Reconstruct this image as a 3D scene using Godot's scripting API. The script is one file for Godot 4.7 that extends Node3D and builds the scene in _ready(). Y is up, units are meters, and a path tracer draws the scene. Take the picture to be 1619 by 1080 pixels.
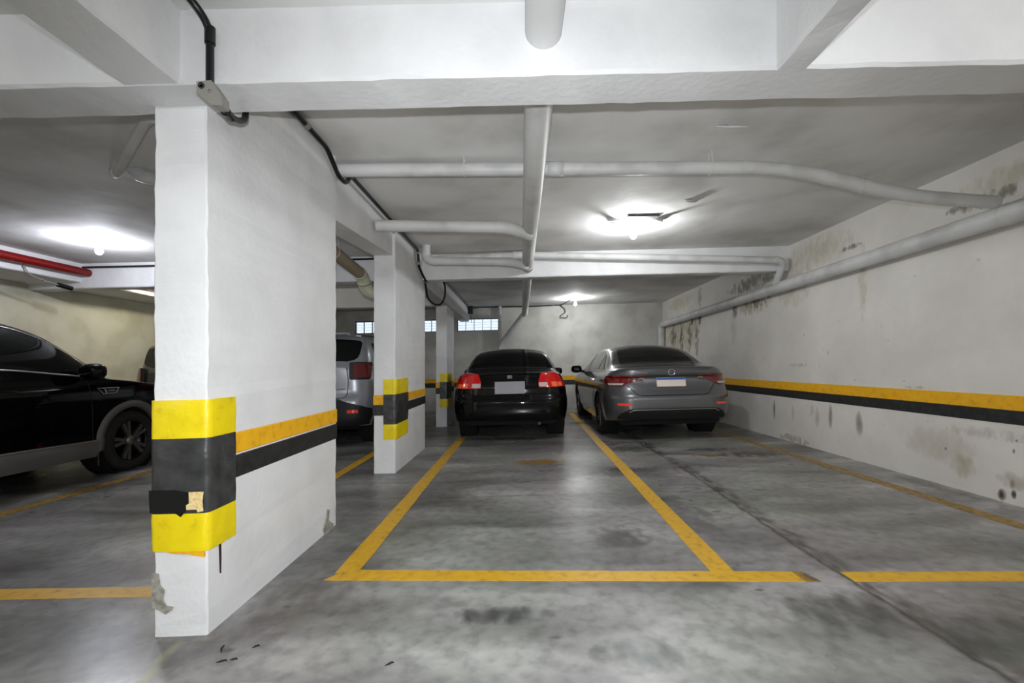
extends Node3D
# Basement car park. The floor and the slabs fall gently across (SL per metre), walls and pillars stand plumb.
# Positions are written as (x, height above the floor, distance ahead); world z is minus the distance.
const SL := 0.025
const EYE := 1.12
var M := {}
var used := {}
var wob := FastNoiseLite.new()
var rng := RandomNumberGenerator.new()

# ---------------------------------------------------------------- helpers
func P(x: float, y: float, d: float) -> Vector3:
	return Vector3(x, y + SL * x, -d)

func numbered(called: String) -> String:
	if not used.has(called):
		used[called] = 0
		return called
	used[called] += 1
	return "%s_%03d" % [called, used[called]]

func tag(o: Node, label := "", category := "", group := "", kind := "") -> void:
	if label: o.set_meta("label", label)
	if category: o.set_meta("category", category)
	if group: o.set_meta("group", group)
	if kind: o.set_meta("kind", kind)

func thing(called: String, at: Vector3, label: String, category: String, group := "", kind := "") -> Node3D:
	var o := Node3D.new()
	o.name = numbered(called)
	add_child(o)
	o.position = at
	tag(o, label, category, group, kind)
	return o

func nst() -> SurfaceTool:
	var st := SurfaceTool.new()
	st.begin(Mesh.PRIMITIVE_TRIANGLES)
	st.set_smooth_group(-1)
	return st

# part meshes given in world coordinates are moved back by their thing's place
func obj(called: String, st: SurfaceTool, mat: Material, parent: Node = null, local := false) -> MeshInstance3D:
	st.generate_normals()
	var o := MeshInstance3D.new()
	o.mesh = st.commit()
	o.material_override = null
	o.mesh.surface_set_material(0, mat)
	if parent == null:
		o.name = numbered(called)
		add_child(o)
	else:
		o.name = called
		parent.add_child(o, true)
		if not local:
			o.position = -base_of(parent)
	return o

func base_of(n: Node) -> Vector3:
	# sum of the places of a thing and its parts up to the root
	var s := Vector3.ZERO
	while n != self and n is Node3D:
		s += n.position
		n = n.get_parent()
	return s

func structure(called: String, st: SurfaceTool, mat: Material, label: String, category: String) -> MeshInstance3D:
	var o := obj(called, st, mat)
	tag(o, label, category, "", "structure")
	return o

func tri(st: SurfaceTool, a: Vector3, b: Vector3, c: Vector3) -> void:
	st.add_vertex(a); st.add_vertex(c); st.add_vertex(b)

func quad(st: SurfaceTool, a: Vector3, b: Vector3, c: Vector3, d: Vector3) -> void:
	tri(st, a, b, c)
	tri(st, a, c, d)

func quv(st: SurfaceTool, p: Array, uv: Array) -> void:
	for i in [0, 2, 1, 0, 3, 2]:
		st.set_uv(uv[i])
		st.add_vertex(p[i])

func jit(p: Vector3, a: float) -> Vector3:
	if a <= 0.0: return p
	return p + a * Vector3(wob.get_noise_3d(p.x * 9, p.y * 9, p.z * 9), wob.get_noise_3d(p.z * 9 + 50, p.x * 9, p.y * 9), wob.get_noise_3d(p.y * 9, p.z * 9 + 90, p.x * 9))

# chamfered box between two corners (heights above the sloping floor), divided along its long axis (0 x, 1 y, 2 z)
func cbox(st: SurfaceTool, lo: Vector3, hi: Vector3, axis: int, ch := 0.01, seg := 0.12, amp := 0.0, slope := true) -> void:
	var ia := (axis + 1) % 3
	var ib := (axis + 2) % 3
	var a0 := lo[ia]; var a1 := hi[ia]; var b0 := lo[ib]; var b1 := hi[ib]
	var poly := [Vector2(a0 + ch, b0), Vector2(a1 - ch, b0), Vector2(a1, b0 + ch), Vector2(a1, b1 - ch), Vector2(a1 - ch, b1), Vector2(a0 + ch, b1), Vector2(a0, b1 - ch), Vector2(a0, b0 + ch)]
	var n := maxi(1, int(round((hi[axis] - lo[axis]) / seg))) if amp > 0.0 else 1
	var rings := []
	for k in n + 1:
		var t := lerpf(lo[axis], hi[axis], float(k) / n)
		var ring := []
		for q in poly:
			var p := Vector3.ZERO
			p[axis] = t; p[ia] = q.x; p[ib] = q.y
			p = jit(p, amp)
			if slope: p.y += SL * p.x
			ring.append(p)
		rings.append(ring)
	for k in n:
		for i in 8:
			var j := (i + 1) % 8
			quad(st, rings[k][i], rings[k][j], rings[k + 1][j], rings[k + 1][i])
	for i in range(1, 7):
		tri(st, rings[n][0], rings[n][i], rings[n][i + 1])
		tri(st, rings[0][0], rings[0][i + 1], rings[0][i])

# box given as x range, height range, distance range
func dbox(st: SurfaceTool, x0: float, x1: float, y0: float, y1: float, d0: float, d1: float, axis := 1, ch := 0.01, amp := 0.0, seg := 0.12) -> void:
	cbox(st, Vector3(x0, y0, -d1), Vector3(x1, y1, -d0), axis, ch, seg, amp)

# eight corners: near end (d0) and far end (d1) may differ in bottom height
func tbox(st: SurfaceTool, x0: float, x1: float, y0a: float, y0b: float, y1: float, d0: float, d1: float) -> void:
	var a := [P(x0, y0a, d0), P(x1, y0a, d0), P(x1, y1, d0), P(x0, y1, d0)]
	var b := [P(x0, y0b, d1), P(x1, y0b, d1), P(x1, y1, d1), P(x0, y1, d1)]
	quad(st, a[0], a[1], a[2], a[3])
	quad(st, b[1], b[0], b[3], b[2])
	for i in 4:
		var j := (i + 1) % 4
		quad(st, b[i], b[j], a[j], a[i])

# round-cornered path through points
func bend(pts: Array, r: float, n := 7) -> Array:
	var out := [pts[0]]
	for i in range(1, pts.size() - 1):
		var a: Vector3 = pts[i - 1]; var b: Vector3 = pts[i]; var c: Vector3 = pts[i + 1]
		var l := minf(r, minf(a.distance_to(b), b.distance_to(c)) * 0.48)
		var s := b + (a - b).normalized() * l
		var e := b + (c - b).normalized() * l
		for k in n + 1:
			var t := float(k) / n
			out.append(s.lerp(b, t).lerp(b.lerp(e, t), t))
	out.append(pts[-1])
	return out

func sweep(st: SurfaceTool, path: Array, radii, sides := 20, caps := true) -> void:
	var n := path.size()
	var t0: Vector3 = (path[1] - path[0]).normalized()
	var u := t0.cross(Vector3.UP if absf(t0.y) < 0.9 else Vector3.RIGHT).normalized()
	var rings := []
	for k in n:
		var t: Vector3 = ((path[mini(k + 1, n - 1)] - path[maxi(k - 1, 0)]) as Vector3).normalized()
		u = (u - t * u.dot(t)).normalized()
		var v := t.cross(u)
		var r: float = radii[k] if radii is Array else radii
		var ring := []
		for i in sides:
			var an := TAU * i / sides
			ring.append(path[k] + r * (cos(an) * u + sin(an) * v))
		rings.append(ring)
	st.set_smooth_group(1)
	for k in n - 1:
		for i in sides:
			var j := (i + 1) % sides
			quad(st, rings[k][i], rings[k][j], rings[k + 1][j], rings[k + 1][i])
	st.set_smooth_group(-1)
	if caps:
		for i in sides:
			var j := (i + 1) % sides
			tri(st, path[0], rings[0][j], rings[0][i])
			tri(st, path[n - 1], rings[n - 1][i], rings[n - 1][j])

# lathe round an axis through o; profile of (radius, height along axis)
func lathe(st: SurfaceTool, o: Vector3, axis: Vector3, prof: Array, sides := 24, smooth := true) -> void:
	var w := axis.normalized()
	var u := w.cross(Vector3.UP if absf(w.y) < 0.9 else Vector3.RIGHT).normalized()
	var v := w.cross(u)
	st.set_smooth_group(1 if smooth else -1)
	for k in prof.size() - 1:
		var p: Vector2 = prof[k]; var q: Vector2 = prof[k + 1]
		for i in sides:
			var a := TAU * i / sides; var b := TAU * (i + 1) / sides
			var da := cos(a) * u + sin(a) * v
			var db := cos(b) * u + sin(b) * v
			var A := o + da * p.x + w * p.y; var B := o + db * p.x + w * p.y
			var C := o + db * q.x + w * q.y; var D := o + da * q.x + w * q.y
			if p.x < 1e-5: tri(st, A, C, D)
			elif q.x < 1e-5: tri(st, A, B, C)
			else: quad(st, A, B, C, D)
	st.set_smooth_group(-1)

# flat irregular flake lying on a face: outline in (u,v), raised by th
func flake(st: SurfaceTool, o: Vector3, u: Vector3, v: Vector3, pts: Array, th: float) -> void:
	var n := u.cross(v).normalized() * th
	var pk := PackedVector2Array(pts)
	var ids := Geometry2D.triangulate_polygon(pk)
	if Geometry2D.is_polygon_clockwise(pk):
		pts = pts.duplicate(); pts.reverse()
		ids = Geometry2D.triangulate_polygon(PackedVector2Array(pts))
	var at := func(q: Vector2) -> Vector3: return o + u * q.x + v * q.y
	for k in range(0, ids.size(), 3):
		var a: Vector3 = at.call(pts[ids[k]]); var b: Vector3 = at.call(pts[ids[k + 1]]); var c: Vector3 = at.call(pts[ids[k + 2]])
		if (b - a).cross(c - a).dot(n) < 0.0:
			var s := b; b = c; c = s
		tri(st, a + n, b + n, c + n)
	for i in pts.size():
		var j := (i + 1) % pts.size()
		quad(st, at.call(pts[i]), at.call(pts[j]), at.call(pts[j]) + n, at.call(pts[i]) + n)

# ---------------------------------------------------------------- materials
func mat(called: String, c: Color, rough := 0.7, metal := 0.0) -> StandardMaterial3D:
	var m := StandardMaterial3D.new()
	m.resource_name = called
	m.albedo_color = c
	m.roughness = rough
	m.metallic = metal
	M[called] = m
	return m

func noise_tex(sd: int, freq: float, cols: Array, offs: Array, oct := 4, size := 512, normal := 0.0, ridged := false) -> NoiseTexture2D:
	var f := FastNoiseLite.new()
	f.seed = sd
	f.frequency = freq
	f.noise_type = FastNoiseLite.TYPE_SIMPLEX_SMOOTH
	f.fractal_type = FastNoiseLite.FRACTAL_RIDGED if ridged else FastNoiseLite.FRACTAL_FBM
	f.fractal_octaves = oct
	var t := NoiseTexture2D.new()
	t.width = size; t.height = size
	t.seamless = true
	t.noise = f
	if normal > 0.0:
		t.as_normal_map = true
		t.bump_strength = normal
	elif cols.size():
		var g := Gradient.new()
		g.colors = PackedColorArray(cols)
		g.offsets = PackedFloat32Array(offs)
		t.color_ramp = g
	return t

func triplanar(m: StandardMaterial3D, per_m: float, world := true) -> void:
	m.uv1_triplanar = true
	m.uv1_world_triplanar = world
	m.uv1_scale = Vector3.ONE * per_m

func grey(v: float, warm := 0.0) -> Color:
	return Color(v + warm, v, v - warm)

func make_materials() -> void:
	var plaster_n := noise_tex(11, 0.012, [], [], 5, 512, 6.0)
	var stipple_n := noise_tex(13, 0.07, [], [], 3, 512, 5.0)
	var m := mat("white_paint", Color.WHITE, 0.62)
	m.albedo_texture = noise_tex(3, 0.006, [grey(0.845), grey(0.875), grey(0.89), grey(0.90)], [0.0, 0.38, 0.6, 1.0], 6)
	m.normal_enabled = true; m.normal_texture = stipple_n; m.normal_scale = 0.08
	triplanar(m, 0.55)
	m = mat("ceiling_paint", Color.WHITE, 0.8)
	m.albedo_texture = noise_tex(8, 0.005, [Color(0.79, 0.785, 0.77), Color(0.86, 0.857, 0.845), Color(0.885, 0.882, 0.873), Color(0.90, 0.898, 0.89)], [0.12, 0.42, 0.6, 0.95], 6)
	m.normal_enabled = true; m.normal_texture = plaster_n; m.normal_scale = 0.12
	triplanar(m, 0.33)
	m = mat("back_wall_paint", Color.WHITE, 0.7)
	m.albedo_texture = noise_tex(21, 0.006, [Color(0.74, 0.73, 0.70), Color(0.80, 0.795, 0.77), Color(0.84, 0.835, 0.81)], [0.2, 0.5, 0.9], 5)
	m.normal_enabled = true; m.normal_texture = plaster_n; m.normal_scale = 0.12
	triplanar(m, 0.4)
	m = mat("cream_wall_paint", Color.WHITE, 0.65)
	m.albedo_texture = noise_tex(22, 0.006, [Color(0.80, 0.785, 0.70), Color(0.85, 0.84, 0.76), Color(0.88, 0.87, 0.80)], [0.2, 0.5, 0.9], 5)
	triplanar(m, 0.4)
	m = mat("yellow_band_paint", Color.WHITE, 0.55)
	m.albedo_texture = noise_tex(31, 0.02, [Color(0.84, 0.60, 0.05), Color(0.93, 0.69, 0.05), Color(0.95, 0.72, 0.08)], [0.05, 0.4, 0.9], 5)
	triplanar(m, 1.1)
	m = mat("black_band_paint", Color.WHITE, 0.5)
	m.albedo_texture = noise_tex(32, 0.02, [grey(0.11), grey(0.15), grey(0.20)], [0.2, 0.55, 0.95], 5)
	triplanar(m, 1.1)
	m = mat("yellow_foam", Color.WHITE, 0.42)
	m.albedo_texture = noise_tex(33, 0.012, [Color(0.80, 0.70, 0.02), Color(0.90, 0.80, 0.02), Color(0.93, 0.84, 0.03)], [0.0, 0.24, 0.9], 5)
	m.normal_enabled = true; m.normal_texture = plaster_n; m.normal_scale = 0.25
	triplanar(m, 1.3)
	m = mat("black_foam", Color.WHITE, 0.36)
	m.albedo_texture = noise_tex(34, 0.012, [grey(0.18), grey(0.215), grey(0.24), grey(0.27)], [0.2, 0.5, 0.75, 1.0], 5)
	m.normal_enabled = true; m.normal_texture = plaster_n; m.normal_scale = 0.6
	triplanar(m, 1.3)
	mat("black_tape", grey(0.07), 0.25)
	m = mat("bare_foam", Color.WHITE, 0.85)
	m.albedo_texture = noise_tex(35, 0.05, [Color(0.74, 0.62, 0.38), Color(0.87, 0.76, 0.52), Color(0.92, 0.83, 0.62)], [0.1, 0.4, 0.9], 4, 256)
	triplanar(m, 4.0)
	m = mat("floor_yellow", Color.WHITE, 0.42)
	m.albedo_texture = noise_tex(36, 0.03, [Color(0.42, 0.34, 0.17), Color(0.74, 0.56, 0.12), Color(0.83, 0.64, 0.12), Color(0.87, 0.68, 0.13)], [0.0, 0.12, 0.42, 0.9], 6)
	triplanar(m, 0.9)
	m = mat("floor_yellow_worn", Color.WHITE, 0.45)
	m.albedo_texture = noise_tex(37, 0.03, [Color(0.36, 0.33, 0.26), Color(0.47, 0.38, 0.18), Color(0.60, 0.46, 0.16), Color(0.66, 0.50, 0.15)], [0.2, 0.36, 0.55, 0.9], 6)
	triplanar(m, 0.9)
	m = mat("bare_mortar", Color.WHITE, 0.9)
	m.albedo_texture = noise_tex(38, 0.03, [Color(0.50, 0.49, 0.45), Color(0.60, 0.59, 0.55), Color(0.66, 0.65, 0.61)], [0.2, 0.5, 0.9], 4, 256)
	triplanar(m, 3.0)
	m = mat("white_pvc", Color.WHITE, 0.5)
	m.albedo_texture = noise_tex(39, 0.01, [Color(0.76, 0.76, 0.75), Color(0.83, 0.83, 0.825), Color(0.86, 0.86, 0.855)], [0.2, 0.5, 0.9], 4, 256)
	triplanar(m, 0.8)
	mat("aged_pvc", Color(0.62, 0.56, 0.47), 0.45)
	mat("cream_pvc", Color(0.80, 0.80, 0.70), 0.4)
	mat("wire_tie", Color(0.85, 0.85, 0.83), 0.5)
	mat("black_conduit", Color(0.035, 0.045, 0.04), 0.3)
	mat("grey_cast", Color(0.56, 0.55, 0.52), 0.5, 0.2)
	mat("cable", Color(0.08, 0.08, 0.08), 0.5)
	mat("red_pipe", Color(0.46, 0.03, 0.025), 0.4)
	mat("lamp_white", Color(0.88, 0.88, 0.86), 0.4)
	mat("window_frame", Color(0.36, 0.41, 0.44), 0.5, 0.2)
	m = mat("louvre_glass", Color(0.9, 0.95, 1.0, 0.22), 0.08)
	m.transparency = BaseMaterial3D.TRANSPARENCY_ALPHA
	mat("dry_leaf", Color(0.13, 0.09, 0.06), 0.8)
	mat("dark_slot", Color(0.30, 0.30, 0.30), 0.6)
	mat("rust_wood", Color(0.16, 0.08, 0.05), 0.8)
	# cars
	for a in [["black_paint", Color(0.02, 0.022, 0.025), 0.45, 0.0], ["dark_grey_paint", Color(0.16, 0.165, 0.15), 0.3, 0.2], ["silver_paint", Color(0.66, 0.67, 0.70), 0.32, 0.45], ["graphite_paint", Color(0.36, 0.365, 0.375), 0.34, 0.55]]:
		m = mat(a[0], a[1], a[2], a[3])
		m.clearcoat_enabled = true; m.clearcoat = 1.0; m.clearcoat_roughness = 0.03
		if a[3] < 0.1: m.metallic_specular = 0.1; m.clearcoat = 0.6
	mat("tinted_glass", Color(0.035, 0.045, 0.045), 0.05)
	mat("black_trim", Color(0.06, 0.06, 0.065), 0.55)
	mat("seam", Color(0.012, 0.012, 0.012), 0.8)
	mat("grey_cladding", Color(0.38, 0.37, 0.36), 0.45)
	mat("chrome", Color(0.82, 0.83, 0.85), 0.14, 1.0)
	mat("satin_metal", Color(0.60, 0.58, 0.56), 0.35, 0.9)
	mat("dark_rim", Color(0.05, 0.05, 0.052), 0.3, 0.5)
	m = mat("rubber", Color.WHITE, 0.85)
	m.albedo_texture = noise_tex(40, 0.05, [Color(0.10, 0.095, 0.09), Color(0.15, 0.14, 0.13)], [0.3, 0.8], 3, 128)
	triplanar(m, 3.0, false)
	for a in [["red_lens", Color(0.80, 0.02, 0.02)], ["bright_lens", Color(1.0, 0.45, 0.18)], ["red_reflector", Color(1.0, 0.25, 0.16)], ["clear_lens", Color(0.75, 0.72, 0.70)], ["dark_red_lens", Color(0.42, 0.02, 0.025)]]:
		m = mat(a[0], a[1], 0.12)
		m.clearcoat_enabled = true; m.clearcoat = 1.0; m.clearcoat_roughness = 0.03
	mat("plate_grey", Color(0.55, 0.54, 0.56), 0.5)
	mat("plate_white", Color(0.86, 0.80, 0.76), 0.5)
	mat("plate_blue", Color(0.16, 0.36, 0.66), 0.5)
	mat("under", Color(0.02, 0.02, 0.02), 0.9)

# soft-edged, grainy stain in an image; x,y centre and radii in pixels
func stain(im: Image, n: FastNoiseLite, cx: float, cy: float, rx: float, ry: float, c: Color, k: float, grain := 0.6, wrap_x := false) -> void:
	var w := im.get_width(); var h := im.get_height()
	for y in range(maxi(0, int(cy - ry)), mini(h, int(cy + ry) + 1)):
		for x in range(maxi(0, int(cx - rx)), mini(w, int(cx + rx) + 1)):
			var d := Vector2((x - cx) / rx, (y - cy) / ry).length()
			if d >= 1.0: continue
			var a := (1.0 - d * d) * (1.0 - 0.25 * grain) + grain * n.get_noise_2d(x * 1.5, y * 0.8) * 1.1
			a = clampf(a, 0.0, 1.0) * k
			if a <= 0.01: continue
			im.set_pixel(x, y, im.get_pixel(x, y).lerp(c, a))

func floor_image() -> Image:
	# x from -7.0 to 4.0 (11 m), distance from 0.6 to 11.6 (11 m); row 0 is far
	var s := 1280
	var k := s / 11.0
	var n := []
	for a in [[51, 0.0045, 5], [52, 0.011, 5], [53, 0.10, 3]]:
		var f := FastNoiseLite.new()
		f.seed = a[0]; f.frequency = a[1]; f.fractal_octaves = a[2]
		f.noise_type = FastNoiseLite.TYPE_SIMPLEX_SMOOTH
		n.append(f)
	var im := Image.create(s, s, false, Image.FORMAT_RGB8)
	var bytes := PackedByteArray()
	bytes.resize(s * s * 3)
	var i := 0
	var nb: FastNoiseLite = n[0]; var nm: FastNoiseLite = n[1]; var nf: FastNoiseLite = n[2]
	for y in s:
		for x in s:
			# trowel sweeps run across the bays
			var b := nb.get_noise_2d(x, y * 1.6)
			var md := nm.get_noise_2d(x * 0.42 + b * 40.0, y * 1.5 + b * 30.0)
			var fi := nf.get_noise_2d(x, y)
			var v := 0.525 + 0.19 * b + 0.18 * md + 0.035 * fi
			var g := 0.012 * nm.get_noise_2d(x * 0.5 + 900.0, y * 0.5)
			bytes[i] = int(clampf((v - g + 0.003) * 255.0, 30, 220))
			bytes[i + 1] = int(clampf((v + g) * 255.0, 30, 220))
			bytes[i + 2] = int(clampf((v - g - 0.012) * 255.0, 30, 220))
			i += 3
	im.set_data(s, s, false, Image.FORMAT_RGB8, bytes)
	var px := func(x: float) -> float: return (x + 7.0) * k
	var py := func(d: float) -> float: return (11.6 - d) * k
	var gn := FastNoiseLite.new()
	gn.seed = 77; gn.frequency = 0.05; gn.fractal_octaves = 4
	# oil and paint stains seen on the bays: x, distance, radii, colour, strength
	for a in [[0.2, 5.28, 0.34, 0.16, Color(0.62, 0.42, 0.08), 0.8], [2.22, 5.4, 0.24, 0.10, Color(0.45, 0.34, 0.06), 0.75], [2.72, 5.4, 0.42, 0.2, Color(0.17, 0.13, 0.11), 0.8], [2.35, 5.75, 0.4, 0.14, Color(0.2, 0.16, 0.14), 0.5],
			[0.62, 2.95, 0.22, 0.2, Color(0.2, 0.18, 0.17), 0.6], [-0.1, 2.05, 0.25, 0.08, Color(0.16, 0.16, 0.16), 0.6], [0.45, 1.75, 0.2, 0.12, Color(0.22, 0.25, 0.23), 0.5],
			[1.45, 2.0, 0.35, 0.2, Color(0.2, 0.2, 0.18), 0.55], [1.9, 1.75, 0.3, 0.2, Color(0.16, 0.2, 0.16), 0.5], [-1.1, 2.2, 0.25, 0.35, Color(0.25, 0.22, 0.19), 0.5], [-0.9, 2.0, 0.3, 0.08, Color(0.6, 0.6, 0.57), 0.35], [-1.0, 1.78, 0.18, 0.03, Color(0.66, 0.66, 0.63), 0.5],
			[-3.2, 3.3, 0.9, 0.4, Color(0.55, 0.55, 0.54), 0.35], [-2.4, 1.9, 0.7, 0.25, Color(0.62, 0.62, 0.62), 0.35], 
			[3.4, 5.0, 0.16, 0.3, Color(0.62, 0.6, 0.56), 0.5], [3.5, 3.9, 0.08, 0.5, Color(0.22, 0.19, 0.17), 0.5], [1.2, 3.4, 0.2, 0.5, Color(0.22, 0.22, 0.22), 0.4], [0.1, 3.6, 0.7, 0.14, Color(0.6, 0.6, 0.58), 0.35], [1.5, 3.7, 0.12, 0.3, Color(0.58, 0.57, 0.53), 0.35]]:
		stain(im, gn, px.call(a[0]), py.call(a[1]), a[2] * k, a[3] * k, a[4], a[5], 0.7)
	# pale smear of spilled plaster at the foot of the near pillar
	for j in 26:
		var t := j / 25.0
		stain(im, gn, px.call(lerpf(-1.43, -1.36, t) - 0.012 * sin(t * 9.0)), py.call(lerpf(1.91, 1.45, t)), 0.034 * k, 0.03 * k, Color(0.60, 0.60, 0.49), 0.5, 0.3)
	for j in 14:
		stain(im, gn, px.call(-1.6 + 0.025 * j), py.call(1.925), 0.03 * k, 0.025 * k, Color(0.62, 0.57, 0.5), 0.5, 0.8)
	# slab joints: dirt in saw cuts
	for y in range(0, s):
		var d := 11.6 - y / k
		for l in [[1.66 + 0.02 * sin(d * 1.7), 1.2, 0.75, Color(0.16, 0.14, 0.12)], [-1.46, 1.0, 0.45, Color(0.42, 0.33, 0.31)]]:
			if l[0] < 0.0 and d < 3.3: continue
			var c: float = px.call(l[0]) + 2.0 * gn.get_noise_1d(y * 0.7)
			for x in range(int(c - 3), int(c + 4)):
				var a: float = clampf(l[1] - absf(x - c) * 0.7, 0, 1) * l[2] * (0.55 + 0.9 * absf(gn.get_noise_2d(y * 3.0, 40.0)))
				im.set_pixel(x, y, im.get_pixel(x, y).lerp(l[3], clampf(a, 0, 1)))
			if l[0] > 0.0:
				var e: float = px.call(l[0] + 0.05)
				for x in range(int(e - 9), int(e + 10)):
					im.set_pixel(x, y, im.get_pixel(x, y).lerp(Color(0.24, 0.21, 0.18), clampf((0.4 + gn.get_noise_2d(x * 2.0, y * 0.8)) * (1.0 - absf(x - e) / 10.0), 0, 0.6)))
	for x in range(int(px.call(-1.3)), int(px.call(3.6))):
		for l in [4.83, 3.92]:
			var c2: float = py.call(l + 0.012 * gn.get_noise_1d(x * 0.3))
			for y in range(int(c2 - 2), int(c2 + 3)):
				im.set_pixel(x, y, im.get_pixel(x, y).lerp(Color(0.17, 0.15, 0.14), clampf(0.25 + gn.get_noise_2d(x * 0.7, l * 99.0), 0, 0.75) * clampf(1.2 - absf(y - c2) * 0.6, 0, 1)))
	# rubber scuffs and specks
	rng.seed = 5
	for j in 260:
		var c3 := Vector2(rng.randf_range(200, s - 40), rng.randf_range(200, s - 20))
		stain(im, gn, c3.x, c3.y, rng.randf_range(1.5, 5.0), rng.randf_range(1.0, 2.2), Color(0.14, 0.13, 0.12) if j % 3 else Color(0.68, 0.67, 0.64), rng.randf_range(0.2, 0.7), 0.8)
	return im

func wall_image() -> Image:
	# right wall: distance 0 to 12 m left to right, height 0 to 3 from the bottom; 2048 x 512
	var w := 2048; var h := 512
	var k := w / 12.0; var kv := h / 3.0
	var nb := FastNoiseLite.new(); nb.seed = 61; nb.frequency = 0.006; nb.fractal_octaves = 5
	var gn := FastNoiseLite.new(); gn.seed = 62; gn.frequency = 0.03; gn.fractal_octaves = 6; gn.fractal_gain = 0.65
	var im := Image.create(w, h, false, Image.FORMAT_RGB8)
	for y in h:
		for x in w:
			var v := 0.855 + 0.05 * nb.get_noise_2d(x, y) + 0.015 * gn.get_noise_2d(x, y)
			im.set_pixel(x, y, Color(v + 0.012, v - 0.003, v - 0.032))
	var px := func(d: float) -> float: return d * k
	var py := func(ya: float) -> float: return (3.0 - ya) * kv
	var mold := Color(0.20, 0.19, 0.14); var damp := Color(0.66, 0.63, 0.52); var dirt := Color(0.52, 0.49, 0.45)
	# damp and mould, where the photograph shows it: distance, height, radii, colour, strength, grain
	var list := [
		[10.6, 1.75, 1.1, 0.5, damp, 0.75, 0.7], [9.75, 1.9, 0.5, 0.45, damp, 0.6, 0.8], [10.5, 2.5, 0.9, 0.2, damp, 0.6, 0.7],
		[10.9, 1.75, 0.22, 0.36, mold, 0.55, 1.1], [10.35, 1.7, 0.16, 0.38, mold, 0.6, 1.1], [9.85, 1.65, 0.14, 0.40, mold, 0.6, 1.1], [9.45, 1.62, 0.12, 0.45, mold, 0.5, 1.2], [9.3, 2.02, 0.1, 0.2, mold, 0.9, 1.0], [9.65, 1.98, 0.25, 0.09, mold, 0.8, 1.4], [9.3, 2.45, 0.1, 0.22, mold, 0.4, 1.2],
		[7.2, 2.04, 0.6, 0.2, damp, 0.85, 0.9], [7.75, 1.98, 0.1, 0.16, mold, 0.7, 1.3], [7.05, 2.07, 0.4, 0.12, mold, 0.5, 1.5], [6.75, 2.13, 0.12, 0.1, mold, 0.7, 1.4], [7.3, 2.36, 0.75, 0.12, mold, 0.62, 1.4], [7.0, 2.4, 0.5, 0.15, damp, 0.6, 0.8], [7.8, 1.7, 0.12, 0.3, damp, 0.4, 0.7],
		[6.1, 2.12, 0.45, 0.3, damp, 0.5, 0.8], [5.6, 2.45, 0.7, 0.2, damp, 0.45, 0.8], [4.85, 1.95, 0.07, 0.45, damp, 0.45, 0.9], [5.05, 2.36, 0.2, 0.03, mold, 0.5, 1.5], [3.55, 2.35, 0.35, 0.06, mold, 0.55, 1.5], [3.4, 2.45, 0.5, 0.12, damp, 0.4, 0.9], [3.3, 2.2, 0.25, 0.05, mold, 0.5, 1.2],
		[4.9, 0.43, 0.06, 0.14, dirt, 0.85, 0.4], [5.36, 0.45, 0.04, 0.16, dirt, 0.95, 0.4], [5.6, 0.42, 0.05, 0.15, dirt, 0.35, 0.5], [6.55, 0.42, 0.03, 0.16, Color(0.42, 0.4, 0.38), 0.9, 0.3], [6.1, 0.42, 0.04, 0.12, dirt, 0.35, 0.6], [5.7, 0.5, 0.04, 0.1, dirt, 0.3, 0.6],
		[4.0, 0.36, 0.38, 0.16, Color(0.70, 0.66, 0.59), 0.5, 0.6], [3.75, 0.22, 0.12, 0.1, Color(0.62, 0.58, 0.47), 0.6, 0.7], [3.35, 0.2, 0.14, 0.07, Color(0.62, 0.58, 0.5), 0.6, 0.7], [3.55, 0.52, 0.35, 0.05, Color(0.66, 0.63, 0.6), 0.5, 1.4], [6.1, 0.06, 0.35, 0.07, Color(0.5, 0.46, 0.42), 0.7, 1.2], [8.0, 0.4, 0.2, 0.4, Color(0.68, 0.62, 0.52), 0.4, 0.8],
		[3.44, 0.07, 0.035, 0.05, Color(0.2, 0.12, 0.1), 0.9, 0.8], [3.36, 0.1, 0.02, 0.035, Color(0.2, 0.17, 0.16), 0.9, 0.6], [3.37, 0.17, 0.02, 0.04, Color(0.45, 0.38, 0.36), 0.6, 0.6], [3.28, 0.13, 0.012, 0.02, Color(0.3, 0.26, 0.24), 0.8, 0.5], [3.36, 0.42, 0.01, 0.02, Color(0.3, 0.26, 0.24), 0.8, 0.5], [3.34, 0.5, 0.012, 0.012, Color(0.35, 0.3, 0.28), 0.8, 0.5], [3.9, 0.34, 0.015, 0.015, Color(0.35, 0.3, 0.28), 0.8, 0.5],
		[6.0, 1.06, 0.2, 0.03, Color(0.62, 0.55, 0.47), 0.5, 1.4], [4.2, 0.85, 0.18, 0.015, Color(0.55, 0.5, 0.42), 0.5, 1.4], [5.4, 1.2, 0.03, 0.04, Color(0.66, 0.55, 0.48), 0.5, 0.8]]
	for a in list:
		stain(im, gn, px.call(a[0]), py.call(a[1]), a[2] * k, a[3] * kv, a[4], a[5], a[6])
	rng.seed = 9
	for j in 60:
		stain(im, gn, px.call(rng.randf_range(3.1, 8.0)), py.call(rng.randf_range(0.05, 2.2)), rng.randf_range(1.5, 4), rng.randf_range(1.5, 3), Color(0.6, 0.55, 0.5), rng.randf_range(0.15, 0.5), 0.8)
	return im

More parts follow.
